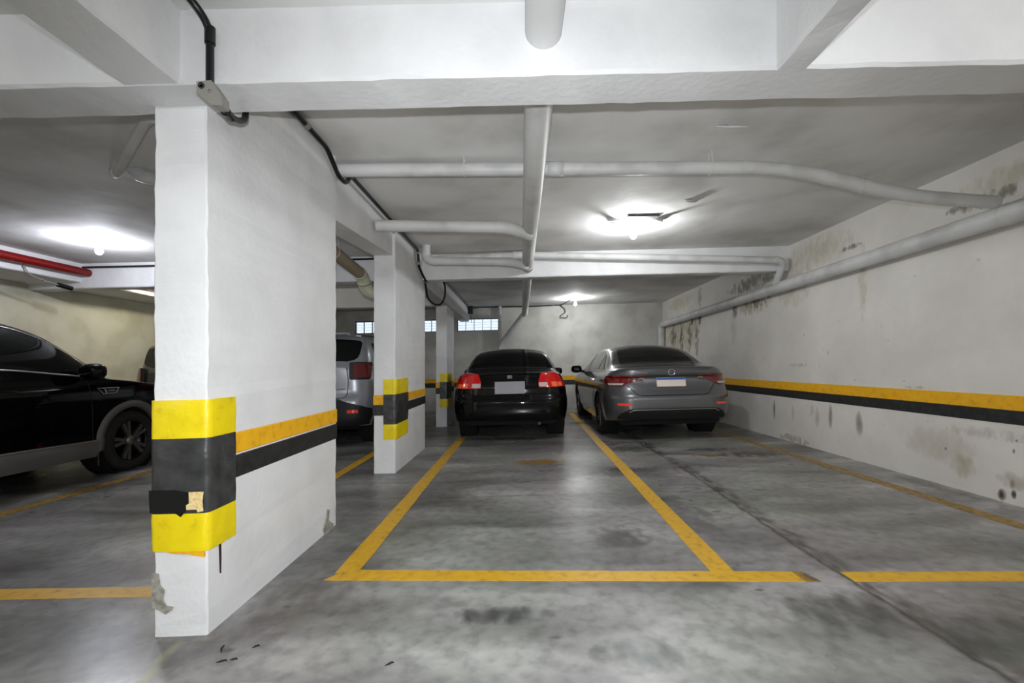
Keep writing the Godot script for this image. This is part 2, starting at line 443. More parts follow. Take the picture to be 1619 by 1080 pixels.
# ---------------------------------------------------------------- scene
func _ready() -> void:
	wob.seed = 4; wob.frequency = 1.0; wob.noise_type = FastNoiseLite.TYPE_SIMPLEX_SMOOTH
	# camera: level, lens shifted up and a little to the left
	var cam := Camera3D.new()
	cam.name = "camera"
	add_child(cam)
	cam.position = Vector3(0, EYE, 0)
	var near := 0.05
	cam.set_frustum(1080.0 / 720.0 * near, Vector2(-15.5, 38.0) / 720.0 * near, near, 100.0)
	cam.current = true
	# daylight outside the high windows
	var env := Environment.new()
	env.background_mode = Environment.BG_COLOR
	env.background_color = Color(0.88, 0.93, 1.0)
	env.background_energy_multiplier = 1.3
	env.ambient_light_source = Environment.AMBIENT_SOURCE_DISABLED
	env.tonemap_mode = Environment.TONE_MAPPER_LINEAR
	env.tonemap_exposure = 1.48
	env.sdfgi_enabled = true
	env.ssao_enabled = true
	env.ssil_enabled = true
	var we := WorldEnvironment.new()
	we.name = "environment"
	we.environment = env
	add_child(we)
	# the photographer's flash, just above the lens: its hard shadows hug the far side of beams and pipes
	var fl := SpotLight3D.new()
	fl.name = "photographer_flash"
	add_child(fl)
	fl.position = Vector3(0.0, EYE + 0.125, 0.02)
	fl.rotation_degrees.x = -5.0
	fl.spot_angle = 62.0
	fl.spot_angle_attenuation = 1.0
	fl.light_energy = 4.8
	fl.light_color = Color(0.965, 0.98, 1.0)
	fl.light_size = 0.018
	fl.spot_range = 30.0
	fl.spot_attenuation = 2.0
	fl.shadow_enabled = true
	make_materials()
	build_shell()
	build_pillars()
	build_windows()
	build_lamps()
	build_pipes()
	build_conduits()
	build_cars()
	build_small_things()

func build_shell() -> void:
	# floor
	var st := nst()
	var a := P(-7.0, 0, 11.95); var b := P(4.0, 0, 11.95); var c := P(4.0, 0, -5.2); var d := P(-7.0, 0, -5.2)
	var uv := func(p: Vector3) -> Vector2: return Vector2((p.x + 7.0) / 11.0, (11.6 + p.z) / 11.0)
	quv(st, [d, c, b, a], [uv.call(d), uv.call(c), uv.call(b), uv.call(a)])
	var dn := Vector3(0, -0.15, 0)
	for e in [[a, d], [d, c], [c, b], [b, a]]:
		quv(st, [e[0], e[0] + dn, e[1] + dn, e[1]], [Vector2.ZERO, Vector2.ZERO, Vector2.ZERO, Vector2.ZERO])
	quv(st, [a + dn, b + dn, c + dn, d + dn], [Vector2.ZERO, Vector2.ZERO, Vector2.ZERO, Vector2.ZERO])
	var m := mat("floor_concrete", Color.WHITE, 1.0)
	m.metallic_specular = 0.44
	m.albedo_texture = ImageTexture.create_from_image(floor_image())
	m.roughness_texture = noise_tex(71, 0.01, [grey(0.24), grey(0.33), grey(0.45)], [0.15, 0.5, 0.9], 5)
	m.roughness_texture_channel = BaseMaterial3D.TEXTURE_CHANNEL_RED
	m.normal_enabled = true
	m.normal_texture = noise_tex(72, 0.008, [], [], 4, 512, 3.0)
	m.normal_scale = 0.16
	m.detail_enabled = true
	m.detail_blend_mode = BaseMaterial3D.BLEND_MODE_MUL
	m.detail_uv_layer = BaseMaterial3D.DETAIL_UV_2
	m.detail_albedo = noise_tex(73, 0.02, [grey(0.86), grey(0.96), grey(1.0)], [0.2, 0.5, 0.8], 5)
	m.uv2_triplanar = true; m.uv2_world_triplanar = true
	m.uv2_scale = Vector3.ONE * 0.9
	var fl := structure("floor", st, m, "smooth grey concrete garage floor with stains and painted yellow bay lines", "floor")
	# painted bay lines (thin coats of paint): corner points x, distance
	var lines := [
		[[-1.06, 2.43], [1.42, 2.285], [1.42, 2.395], [-0.98, 2.545], "floor_yellow"],
		[[1.42, 2.285], [1.50, 2.28], [1.47, 2.39], [1.42, 2.395], "floor_yellow_worn"],
		[[1.66, 2.27], [3.32, 2.20], [3.32, 2.30], [1.66, 2.375], "floor_yellow"],
		[[-1.03, 2.50], [-0.90, 2.54], [-0.885, 7.2], [-1.0, 7.2], "floor_yellow"],
		[[1.005, 2.40], [1.125, 2.39], [1.185, 10.4], [1.075, 10.4], "floor_yellow"],
		[[3.19, 2.30], [3.31, 2.30], [3.14, 7.4], [3.04, 7.4], "floor_yellow_worn"],
		[[-4.2, 2.33], [-1.62, 2.29], [-1.62, 2.40], [-4.2, 2.44], "floor_yellow"],
		[[-2.02, 2.62], [-1.91, 2.62], [-1.91, 9.5], [-2.02, 9.5], "floor_yellow"],
		[[-4.36, 2.33], [-4.2, 2.33], [-4.23, 8.5], [-4.35, 8.5], "floor_yellow_worn"],
		[[-6.6, 2.37], [-4.36, 2.33], [-4.36, 2.44], [-6.6, 2.48], "floor_yellow"]]
	for l in lines:
		st = nst()
		var q := []
		for k in 4: q.append(P(l[k][0], 0.002, l[k][1]))
		var n := 24
		# ragged edges along the long sides
		var rows := []
		var long_x: bool = absf(l[1][0] - l[0][0]) > absf(l[3][1] - l[0][1])
		for k in n + 1:
			var t := float(k) / n
			var p0: Vector3 = q[0].lerp(q[1], t) if long_x else q[0].lerp(q[3], t)
			var p1: Vector3 = q[3].lerp(q[2], t) if long_x else q[1].lerp(q[2], t)
			var j := Vector3(wob.get_noise_2d(p0.x * 7, p0.z * 7), 0, wob.get_noise_2d(p0.z * 7, p0.x * 7 + 9)) * 0.006
			var j2 := Vector3(wob.get_noise_2d(p1.x * 7, p1.z * 7 + 4), 0, wob.get_noise_2d(p1.z * 7, p1.x * 7)) * 0.006
			rows.append([p0 + j, p1 + j2])
		for k in n:
			if long_x: quad(st, rows[k][0], rows[k + 1][0], rows[k + 1][1], rows[k][1])
			else: quad(st, rows[k][0], rows[k][1], rows[k + 1][1], rows[k + 1][0])
		var low := Vector3(0, -0.002, 0)
		for k in n:
			quad(st, rows[k][0] + low, rows[k + 1][0] + low, rows[k + 1][0], rows[k][0]) if long_x else quad(st, rows[k + 1][0] + low, rows[k][0] + low, rows[k][0], rows[k + 1][0])
		obj("bay_line", st, M[l[4]], fl)
	# walls
	st = nst()
	var w0 := 3.633
	var z0 := -5.0; var z1 := 11.9
	var cuv := func(dd: float, y: float) -> Vector2: return Vector2(absf(dd) / 12.0, (3.0 - y) / 3.0)
	var pa := P(w0, -0.02, z0); var pb := P(w0, -0.02, z1); var pc := P(w0, 2.95, z1); var pd := P(w0, 2.95, z0)
	var pe := P(w0, -0.02, 0.0); var pf := P(w0, 2.95, 0.0)
	quv(st, [pa, pd, pf, pe], [cuv.call(z0, 0), cuv.call(z0, 2.97), cuv.call(0, 2.97), cuv.call(0, 0)])
	quv(st, [pe, pf, pc, pb], [cuv.call(0, 0), cuv.call(0, 2.97), cuv.call(z1, 2.97), cuv.call(z1, 0)])
	var th := Vector3(0.2, 0, 0)
	var zz := [Vector2.ZERO, Vector2.ZERO, Vector2.ZERO, Vector2.ZERO]
	quv(st, [pa + th, pb + th, pc + th, pd + th], zz)
	quv(st, [pa, pb, pb + th, pa + th], zz)
	quv(st, [pd, pd + th, pc + th, pc], zz)
	m = mat("right_wall_paint", Color.WHITE, 0.6)
	m.albedo_texture = ImageTexture.create_from_image(wall_image())
	m.texture_repeat = false
	m.normal_enabled = true
	m.normal_texture = noise_tex(12, 0.012, [], [], 5, 512, 5.0)
	m.normal_scale = 0.12
	var wr := structure("wall_right", st, m, "long off-white wall with mould patches and a yellow and black band", "wall")
	for s in [["yellow_band", 0.697, 0.807, "yellow_band_paint"], ["black_band", 0.594, 0.697, "black_band_paint"]]:
		st = nst()
		dbox(st, w0 - 0.0035, w0 + 0.01, s[1], s[2], z0, 11.78, 2, 0.0005, 0.002, 0.3)
		obj(s[0], st, M[s[3]], wr)
	# back wall with three window openings
	var bd := 11.75
	st = nst()
	dbox(st, -6.95, 3.85, -0.02, 2.037, bd, bd + 0.2, 0, 0.001)
	dbox(st, -6.95, 3.85, 2.37, 2.95, bd, bd + 0.2, 0, 0.001)
	for s in [[-6.95, -4.32], [-3.22, -3.0], [-1.9, -1.68], [-0.571, 3.85]]:
		dbox(st, s[0], s[1], 2.036, 2.371, bd, bd + 0.2, 0, 0.001)
	var wb := structure("wall_back", st, M.back_wall_paint, "pale end wall with three high louvred windows behind the parked cars", "wall")
	for s in [["yellow_band", 0.72, 0.83, "yellow_band_paint"], ["black_band", 0.60, 0.72, "black_band_paint"]]:
		st = nst()
		dbox(st, -6.7, 3.63, s[1], s[2], bd - 0.004, bd + 0.01, 0, 0.0005, 0.002, 0.3)
		obj(s[0], st, M[s[3]], wb)
	st = nst()
	dbox(st, -6.95, -6.72, -0.02, 2.95, -5.0, 11.9, 2, 0.001)
	structure("wall_left", st, M.cream_wall_paint, "cream side wall beyond the black SUV", "wall")
	st = nst()
	dbox(st, -6.95, 3.85, -0.02, 2.95, -5.2, -5.0, 0, 0.001)
	structure("wall_front", st, M.back_wall_paint, "pale wall at the near end of the garage", "wall")
	# slabs
	st = nst()
	dbox(st, -6.95, 3.85, 2.657, 2.9, 1.95, 11.9, 2, 0.001)
	var ce := structure("ceiling", st, M.ceiling_paint, "grey-white concrete slab over the parking bays, peeling round a lamp", "ceiling")
	st = nst()
	dbox(st, -6.95, 3.85, 2.55, 2.9, -5.2, 1.85, 2, 0.001)
	structure("ceiling", st, M.ceiling_paint, "white concrete slab in front of the nearest cross beam", "ceiling")
	# beams
	var beams := [
		[-6.72, 3.633, 2.264, 2.7, 1.79, 2.015, 0, "wide white cross beam nearest to the viewer, pierced by a pipe"],
		[-6.72, 3.633, 2.32, 2.7, 6.2, 6.4, 0, "white cross beam behind the second lamp, above the middle pillar"],
		[-6.72, -1.6, 2.29, 2.7, 8.6, 8.85, 0, "far cross beam over the silver car's bay"],
		[1.0, 1.13, 2.262, 2.6, -5.0, 1.80, 2, "narrow white beam meeting the nearest cross beam at top right"],
		[-1.582, -1.345, 2.266, 2.6, -5.0, 1.80, 2, "white beam running from top left corner onto the nearest pillar"],
		[-1.59, -1.36, 2.284, 2.7, 6.38, 11.76, 2, "white beam over the farthest pillar running to the end wall"],
		[-6.75, -6.0, 2.40, 2.7, 2.0, 11.76, 2, "pale beam along the cream wall behind the red pipe"]]
	for q in beams:
		st = nst()
		dbox(st, q[0], q[1], q[2], q[3], q[4], q[5], q[6], 0.012, 0.006, 0.09)
		structure("concrete_beam", st, M.white_paint, q[7], "beam")
	st = nst()
	tbox(st, -1.583, -1.385, 2.232, 2.335, 2.7, 3.28, 4.9)
	structure("concrete_beam", st, M.white_paint, "white beam joining the nearest pillar to the middle pillar", "beam")
	# peeled plaster hanging from the slab round the lamp and beyond
	var flakes := [
		[0.94, 4.93, [Vector2(0, 0), Vector2(0.17, 0.01), Vector2(0.12, 0.09), Vector2(0.09, 0.19), Vector2(0.05, 0.08)]],
		[1.36, 4.86, [Vector2(0, 0), Vector2(0.2, -0.02), Vector2(0.13, 0.05), Vector2(0.11, 0.15), Vector2(0.05, 0.06)]],
		[1.55, 4.35, [Vector2(0, 0), Vector2(0.14, -0.02), Vector2(0.1, 0.05), Vector2(0.03, 0.06)]],
		[1.27, 2.98, [Vector2(0, 0), Vector2(0.13, -0.01), Vector2(0.2, 0.02), Vector2(0.1, 0.04), Vector2(0.04, 0.03)]]]
	for f in flakes:
		st = nst()
		var o := P(f[0], 2.655, f[1])
		flake(st, o, Vector3.RIGHT, Vector3(0, -0.55, 0.83), f[2], 0.004)
		obj("plaster_flake", st, M.white_paint, ce)
	st = nst()
	dbox(st, 1.11, 1.43, 2.635, 2.66, 4.72, 4.79, 0, 0.004)
	obj("fixture_slot", st, M.dark_slot, ce)
	for f in [[1.56, 4.31, 0.05], [1.3, 2.99, 0.06]]:
		st = nst()
		flake(st, P(f[0], 2.656, f[1]), Vector3.RIGHT, Vector3(0, 0, 1), [Vector2(-f[2], 0), Vector2(0, -0.012), Vector2(f[2], -0.004), Vector2(f[2] * 0.6, 0.022), Vector2(-f[2] * 0.4, 0.014)], -0.004)
		obj("bare_patch", st, M.rust_wood, ce)

func ribbon(st: SurfaceTool, path: Array, th: float, y0: float, y1: float, wave := 0.004) -> void:
	# band of sheet foam following a plan path of Vector2(x, distance); outside is to the left of travel seen from above
	var n := path.size()
	var rows := 6
	var outer := []; var inner := []
	for k in n:
		var a: Vector2 = path[maxi(k - 1, 0)]; var b: Vector2 = path[mini(k + 1, n - 1)]
		var t := (b - a).normalized()
		var nn := Vector2(t.y, -t.x)
		var co := []; var ci := []
		for r in rows + 1:
			var y := lerpf(y0, y1, float(r) / rows)
			var e: float = (0.85 if r == 0 or r == rows else 1.0)
			var p: Vector2 = path[k] + nn * (th * e + wave * wob.get_noise_3d(path[k].x * 6, y * 8, path[k].y * 6))
			co.append(P(p.x, y, p.y))
			ci.append(P(path[k].x, y, path[k].y))
		outer.append(co); inner.append(ci)
	st.set_smooth_group(1)
	for k in n - 1:
		for r in rows:
			quad(st, outer[k][r], outer[k + 1][r], outer[k + 1][r + 1], outer[k][r + 1])
	st.set_smooth_group(-1)
	for k in n - 1:
		quad(st, inner[k + 1][0], inner[k][0], inner[k][rows], inner[k + 1][rows])
		quad(st, outer[k][rows], outer[k + 1][rows], inner[k + 1][rows], inner[k][rows])
		quad(st, inner[k][0], inner[k + 1][0], outer[k + 1][0], outer[k][0])
	for r in rows:
		quad(st, inner[0][r], outer[0][r], outer[0][r + 1], inner[0][r + 1])
		quad(st, outer[n - 1][r], inner[n - 1][r], inner[n - 1][r + 1], outer[n - 1][r + 1])

func corner_path(pts: Array, r: float) -> Array:
	var p3 := []
	for q in pts: p3.append(Vector3(q.x, 0, q.y))
	var out := []
	var bb := bend(p3, r, 5)
	for k in bb.size():
		if k: # divide long straights
			var m := maxi(1, int(bb[k].distance_to(bb[k - 1]) / 0.04))
			for j in range(1, m): out.append(Vector2(lerpf(bb[k - 1].x, bb[k].x, float(j) / m), lerpf(bb[k - 1].z, bb[k].z, float(j) / m)))
		out.append(Vector2(bb[k].x, bb[k].z))
	return out

func build_pillars() -> void:
	var defs := [
		{"x0": -1.572, "x1": -1.345, "d0": 1.945, "d1": 3.3, "band": 2.1, "label": "nearest white pillar with torn yellow and black foam guard on its front edge", "guard": [Vector2(-1.574, 2.1), Vector2(-1.574, 1.943), Vector2(-1.342, 1.943), Vector2(-1.342, 2.12)]},
		{"x0": -1.583, "x1": -1.355, "d0": 4.87, "d1": 6.38, "band": 4.87, "label": "middle white pillar with foam guard on one corner, beside the silver car", "guard": [Vector2(-1.475, 4.868), Vector2(-1.352, 4.868), Vector2(-1.352, 5.36)]},
		{"x0": -1.62, "x1": -1.415, "d0": 8.6, "d1": 9.5, "band": 8.6, "label": "farthest and smallest white pillar, just left of the black sedan", "guard": [Vector2(-1.545, 8.598), Vector2(-1.412, 8.598), Vector2(-1.412, 9.05)]}]
	for i in 3:
		var q: Dictionary = defs[i]
		var st := nst()
		dbox(st, q.x0, q.x1, 0, 2.67, q.d0, q.d1, 1, 0.007, 0.007 if i == 0 else 0.004, 0.05)
		var pl := structure("pillar", st, M.white_paint, q.label, "pillar")
		for s in [["yellow_band", 0.737, 0.842, "yellow_band_paint"], ["black_band", 0.622, 0.737, "black_band_paint"]]:
			st = nst()
			dbox(st, q.x0 - 0.0045, q.x1 + 0.0045, s[1], s[2], q.band - 0.0045, q.d1 + 0.0045, 2, 0.008)
			obj(s[0], st, M[s[3]], pl)
		# foam guard: yellow, black, yellow
		var path := corner_path(q.guard, 0.02)
		st = nst()
		ribbon(st, path, 0.004, 0.372, 1.003, 0.0)
		var g := obj("corner_guard", st, M.black_foam, pl)
		for s in [["yellow_foam_band", 0.846, 1.009, "yellow_foam"], ["black_foam_band", 0.527, 0.846, "black_foam"], ["yellow_foam_band", 0.366, 0.527, "yellow_foam"]]:
			st = nst()
			ribbon(st, path, 0.012 if i == 0 else 0.016, s[1], s[2], 0.004 if i == 0 else 0.006)
			obj(s[0], st, M[s[3]], g)
		if i == 0:
			var o := P(-1.42, 0.0, 1.927)
			st = nst()
			flake(st, o, Vector3.RIGHT, Vector3.UP, [Vector2(0.012, 0.62), Vector2(0.074, 0.622), Vector2(0.069, 0.58), Vector2(0.073, 0.54), Vector2(0.05, 0.535), Vector2(0.045, 0.547), Vector2(0.002, 0.545), Vector2(0.001, 0.565), Vector2(0.014, 0.572)], 0.003)
			var bf := obj("bare_foam_patch", st, M.bare_foam, g)
			tag(bf, "tan patch where the black skin is torn away")
			st = nst()
			flake(st, P(-1.578, 0.0, 1.9285), Vector3.RIGHT, Vector3.UP, [Vector2(0.0, 0.63), Vector2(0.11, 0.632), Vector2(0.165, 0.622), Vector2(0.161, 0.575), Vector2(0.158, 0.548), Vector2(0.15, 0.536), Vector2(0.135, 0.518), Vector2(0.11, 0.535), Vector2(0.004, 0.534), Vector2(0.001, 0.59)], 0.003)
			obj("tape_strip", st, M.black_tape, g)
			# plaster gone from the foot
			var fo := P(-1.5735, 0.0, 1.9445)
			st = nst()
			flake(st, fo, Vector3.RIGHT, Vector3.UP, [Vector2(0.0, 0.275), Vector2(0.025, 0.27), Vector2(0.032, 0.22), Vector2(0.05, 0.2), Vector2(0.045, 0.16), Vector2(0.06, 0.135), Vector2(0.088, 0.13), Vector2(0.08, 0.115), Vector2(0.058, 0.1), Vector2(0.035, 0.115), Vector2(0.0, 0.13)], 0.009)
			obj("bare_plaster_patch", st, M.bare_mortar, pl)
			st = nst()
			flake(st, P(-1.345, 0.0, 3.26), Vector3(0, 0, -1), Vector3.UP, [Vector2(-0.16, 0.0), Vector2(-0.19, 0.05), Vector2(-0.14, 0.1), Vector2(-0.12, 0.16), Vector2(-0.09, 0.15), Vector2(-0.1, 0.08), Vector2(-0.06, 0.05), Vector2(-0.02, 0.03), Vector2(-0.02, 0.0)], 0.008)
			obj("bare_plaster_patch", st, M.bare_mortar, pl)
			# yellow glue and rusty runs under the guard
			st = nst()
			flake(st, P(-1.58, 0.0, 1.944), Vector3.RIGHT, Vector3.UP, [Vector2(0.06, 0.372), Vector2(0.228, 0.372), Vector2(0.23, 0.345), Vector2(0.2, 0.35), Vector2(0.16, 0.358), Vector2(0.09, 0.36)], 0.009)
			obj("glue_smear", st, M.yellow_band_paint, pl)
			st = nst()
			flake(st, P(-1.345, 0.0, 2.02), Vector3(0, 0, -1), Vector3.UP, [Vector2(0, 0.385), Vector2(0.006, 0.385), Vector2(0.008, 0.30), Vector2(0.006, 0.23), Vector2(0.003, 0.3)], 0.008)
			obj("rust_run", st, M.rust_wood, pl)

func build_windows() -> void:
	var xs := [[-1.68, -0.571], [-3.0, -1.9], [-4.32, -3.22]]
	var labels := ["louvred window above the black sedan, right of the farthest pillar", "louvred window seen between the middle and farthest pillars", "louvred window above the silver car's roof"]
	for i in 3:
		var x0: float = xs[i][0]; var x1: float = xs[i][1]
		var y0 := 2.037; var y1 := 2.37; var d := 11.83
		var w := thing("window_%d" % (i + 1), P((x0 + x1) / 2, y0, d), labels[i], "window", "", "structure")
		var st := nst()
		dbox(st, x0, x1, y0, y0 + 0.025, d - 0.03, d + 0.03, 0, 0.003)
		dbox(st, x0, x1, y1 - 0.025, y1, d - 0.03, d + 0.03, 0, 0.003)
		dbox(st, x0, x0 + 0.025, y0, y1, d - 0.03, d + 0.03, 1, 0.003)
		dbox(st, x1 - 0.025, x1, y0, y1, d - 0.03, d + 0.03, 1, 0.003)
		obj("frame", st, M.window_frame, w)
		var n := 5
		for k in range(1, n):
			st = nst()
			var x := lerpf(x0 + 0.012, x1 - 0.012, float(k) / n)
			dbox(st, x - 0.009, x + 0.009, y0 + 0.02, y1 - 0.02, d - 0.025, d + 0.025, 1, 0.003)
			obj("mullion", st, M.window_frame, w)
		for k in n:
			var xa := lerpf(x0 + 0.012, x1 - 0.012, float(k) / n) + 0.016
			var xb := lerpf(x0 + 0.012, x1 - 0.012, float(k + 1) / n) - 0.016
			for r in 4:
				var ya := y0 + 0.03 + r * 0.07
				st = nst()
				var e := [P(xa, ya, d + 0.02), P(xb, ya, d + 0.02), P(xb, ya + 0.066, d - 0.012), P(xa, ya + 0.066, d - 0.012)]
				var off := Vector3(0, -0.002, -0.004)
				quad(st, e[0], e[1], e[2], e[3])
				quad(st, e[1] + off, e[0] + off, e[3] + off, e[2] + off)
				for s in 4:
					quad(st, e[s] + off, e[(s + 1) % 4] + off, e[(s + 1) % 4], e[s])
				obj("glass_slat", st, M.louvre_glass, w)
				st = nst()
				dbox(st, xa, xb, ya + 0.064, ya + 0.069, d - 0.016, d - 0.008, 0, 0.001)
				obj("slat_clip", st, M.window_frame, w)

func lamp(x: float, d: float, top: float, energy: float, label: String, tint := Color(0.98, 0.99, 1.0), cold_glow := 6.0, size := 1.0) -> void:
	var p := P(x, top, d)
	var t := thing("ceiling_lamp", p, label, "lamp", "bare bulbs under the slab")
	var st := nst()
	lathe(st, p, Vector3.DOWN, [Vector2(0.0, 0.0), Vector2(0.062, 0.0), Vector2(0.062, 0.010), Vector2(0.045, 0.020), Vector2(0.0, 0.020)], 28)
	obj("ceiling_plate", st, M.lamp_white, t)
	st = nst()
	lathe(st, p, Vector3.DOWN, [Vector2(0.0, 0.018), Vector2(0.026, 0.018), Vector2(0.024, 0.07 * size), Vector2(0.0, 0.07 * size)], 24)
	obj("socket", st, M.lamp_white, t)
	st = nst()
	var dr := 0.07 * (size - 1.0)
	var pr := [Vector2(0.0, 0.068 + dr), Vector2(0.018, 0.070 + dr), Vector2(0.022, 0.085 + dr)]
	for k in range(1, 12):
		var a := PI * k / 12.0
		pr.append(Vector2(0.038 * sin(a) * (1.0 if k > 3 else 0.95 + 0.05), 0.125 + dr - 0.042 * cos(a)))
	pr.append(Vector2(0.0, 0.167 + dr))
	lathe(st, p, Vector3.DOWN, pr, 24)
	var m := StandardMaterial3D.new()
	m.resource_name = "lit_bulb"
	m.albedo_color = Color(0.9, 0.9, 0.9)
	m.emission_enabled = true
	m.emission = tint
	m.emission_energy_multiplier = cold_glow
	obj("bulb", st, m, t)
	var l := OmniLight3D.new()
	l.name = "bulb_light"
	t.add_child(l)
	l.position = Vector3(0, -0.125 - dr, 0)
	l.light_color = tint
	l.light_energy = energy
	l.light_size = 0.036
	l.omni_range = 30.0
	l.omni_attenuation = 2.0
	l.shadow_enabled = true

func build_lamps() -> void:
	lamp(1.22, 4.98, 2.657, 0.75, "bare glowing bulb among peeling plaster over the empty bays", Color(0.98, 0.99, 1.0), 6.0, 1.3)
	lamp(1.24, 10.55, 2.657, 0.65, "far glowing bulb hanging above the gap between the two sedans", Color(0.98, 0.99, 1.0), 6.0, 1.3)
	lamp(-4.78, 5.15, 2.657, 0.75, "glowing bulb on a round plate, left of the nearest pillar", Color(0.94, 0.95, 1.0))
	lamp(-5.55, 7.5, 2.657, 0.5, "bulb behind the nearest pillar lighting the cream wall", Color(1.0, 0.97, 0.88))
	lamp(2.5, -1.0, 2.55, 2.3, "bulb over the driving lane behind the viewer, near the right wall")
	lamp(-0.9, -2.4, 2.55, 0.5, "bulb over the driving lane behind the viewer, beside the pillar line")
	lamp(-4.2, -1.0, 2.55, 2.2, "bulb over the lane behind the viewer, by the cream wall")

# ---------------------------------------------------------------- pipes
func pipe(label: String, pts: Array, r: float, m: Material, opts := {}) -> Node3D:
	# straight sections, an elbow at every corner, couplings at given points (section index, fraction)
	var t := thing(opts.get("name", "drain_pipe"), pts[0], label, opts.get("category", "pipe"), opts.get("group", ""))
	var e: float = opts.get("elbow", r * 2.2)
	var n := pts.size()
	for i in n - 1:
		var a: Vector3 = pts[i]; var b: Vector3 = pts[i + 1]
		var dir := (b - a).normalized()
		var l := a.distance_to(b)
		var ta := minf(e, l * 0.45) * 0.9 if i > 0 else 0.0
		var tb := minf(e, l * 0.45) * 0.9 if i < n - 2 else 0.0
		var st := nst()
		sweep(st, [a + dir * ta, a.lerp(b, 0.5), b - dir * tb], r, 24)
		obj("pipe_section", st, m, t)
	for i in range(1, n - 1):
		var a: Vector3 = pts[i - 1]; var b: Vector3 = pts[i]; var c: Vector3 = pts[i + 1]
		var la := minf(e, a.distance_to(b) * 0.45); var lc := minf(e, c.distance_to(b) * 0.45)
		var s := b + (a - b).normalized() * la
		var f := b + (c - b).normalized() * lc
		var path := []
		var rad := []
		var pr: float = opts.get("collar", 1.09)
		for k in 15:
			var q := k / 14.0
			path.append(s.lerp(b, q).lerp(b.lerp(f, q), q))
			rad.append(r * (pr + 0.05 if k < 2 or k > 12 else pr))
		var st := nst()
		sweep(st, path, rad, 24)
		obj("elbow", st, opts.get("elbow_mat", m), t)
	for q in opts.get("couplings", []):
		var a: Vector3 = pts[q[0]]; var b: Vector3 = pts[q[0] + 1]
		var dir := (b - a).normalized()
		var c := a.lerp(b, q[1])
		var hl: float = q[2]
		var st := nst()
		sweep(st, [c - dir * hl, c - dir * hl * 0.98, c + dir * hl * 0.98, c + dir * hl], [r, r * 1.1, r * 1.1, r], 24)
		obj("coupling", st, m, t)
	for q in opts.get("ties", []):
		var a: Vector3 = pts[q[0]]; var b: Vector3 = pts[q[0] + 1]
		var dir := (b - a).normalized()
		var c := a.lerp(b, q[1])
		var up := Vector3.UP - dir * dir.y
		up = up.normalized()
		var side := dir.cross(up)
		var path := []
		var rr := r + 0.002
		path.append(c + up * q[2] + side * rr * 0.55)
		for k in 13:
			var an := lerpf(-0.2 * PI, 1.2 * PI, k / 12.0)
			path.append(c + side * cos(an) * rr - up * sin(an) * rr)
		path.append(c + up * q[2] - side * rr * 0.55)
		var st := nst()
		sweep(st, path, 0.004, 6)
		obj("wire_tie", st, M.wire_tie, t)
	return t

func H(x: float, h: float, d: float) -> Vector3:
	# point at height h above the eye
	return Vector3(x, EYE + h, -d)

func build_pipes() -> void:
	var w: Material = M.white_pvc
	pipe("thick white drain pipe passing overhead through both cross beams", [H(0.08, 1.305, -4.9), H(0.085, 1.315, 1.9), H(0.078, 1.33, 6.05), H(0.075, 1.29, 11.25), H(-0.48, 0.60, 11.55)], 0.073, w, {"elbow": 0.1, "couplings": [[1, 0.99, 0.05]], "collar": 1.04})
	pipe("white pipe close under the slab curving down to the right wall pipe", [H(-1.36, 1.435, 3.35), H(1.95, 1.458, 3.35), H(2.82, 1.235, 3.33), H(3.5, 1.205, 3.36)], 0.047, w, {"elbow": 0.34, "collar": 1.0, "couplings": [[0, 0.485, 0.06]], "ties": [[0, 0.283, 0.10], [0, 0.83, 0.12]]})
	pipe("short white branch pipe with a flat end by the middle pillar", [H(-1.35, 1.304, 4.25), H(-0.12, 1.29, 4.25), H(0.08, 1.26, 4.42)], 0.053, w, {"elbow": 0.11, "ties": []})
	pipe("white branch pipe dropping from the slab along the second cross beam", [H(-1.20, 1.51, 5.72), H(-1.20, 1.315, 5.72), H(-0.12, 1.305, 5.74), H(0.07, 1.275, 5.86)], 0.052, w, {"elbow": 0.13})
	pipe("thin white pipe along the second cross beam ending at the wall pipe", [H(-1.12, 1.42, 6.08), H(0.0, 1.475, 6.08), H(3.5, 1.405, 6.08), H(3.535, 1.08, 6.36)], 0.047, w, {"elbow": 0.12})
	pipe("long white pipe sloping along the stained right wall", [H(3.545, 1.135, -4.9), H(3.545, 1.104, 3.2), H(3.545, 1.03, 11.55), H(3.545, -0.9, 11.62)], 0.076, w, {"elbow": 0.12, "collar": 1.03})
	pipe("slim upright white pipe on the end wall behind the black sedan", [H(-0.565, 1.52, 11.66), H(-0.565, -1.02, 11.66)], 0.045, w, {})
	pipe("slanting thin white pipe under the slab, left of the nearest pillar", [H(-2.95, 1.47, 3.30), H(-2.91, 1.36, 3.26), H(-2.05, 1.375, 2.5), H(-1.75, 1.37, 2.95)], 0.027, M.white_pvc, {"elbow": 0.06, "collar": 1.2})
	pipe("white pipe bend behind the slanting thin pipe, going behind the nearest pillar", [H(-2.92, 1.47, 3.42), H(-2.80, 1.39, 3.38), H(-1.62, 1.39, 3.38)], 0.045, w, {"elbow": 0.12})
	pipe("brownish pipe with a cream elbow seen between near and middle pillars", [H(-2.1, 1.33, 4.3), H(-2.1, 1.19, 6.0), H(-2.08, 0.98, 6.12), H(-1.7, 0.96, 6.16)], 0.075, M.aged_pvc, {"elbow": 0.12, "elbow_mat": M.cream_pvc, "collar": 1.12, "ties": [[0, 0.45, 0.22]]})
	pipe("red fire water pipe along the cream wall", [H(-5.9, 1.262, 1.9), H(-5.9, 1.252, 11.7)], 0.052, M.red_pipe, {"name": "fire_pipe"})

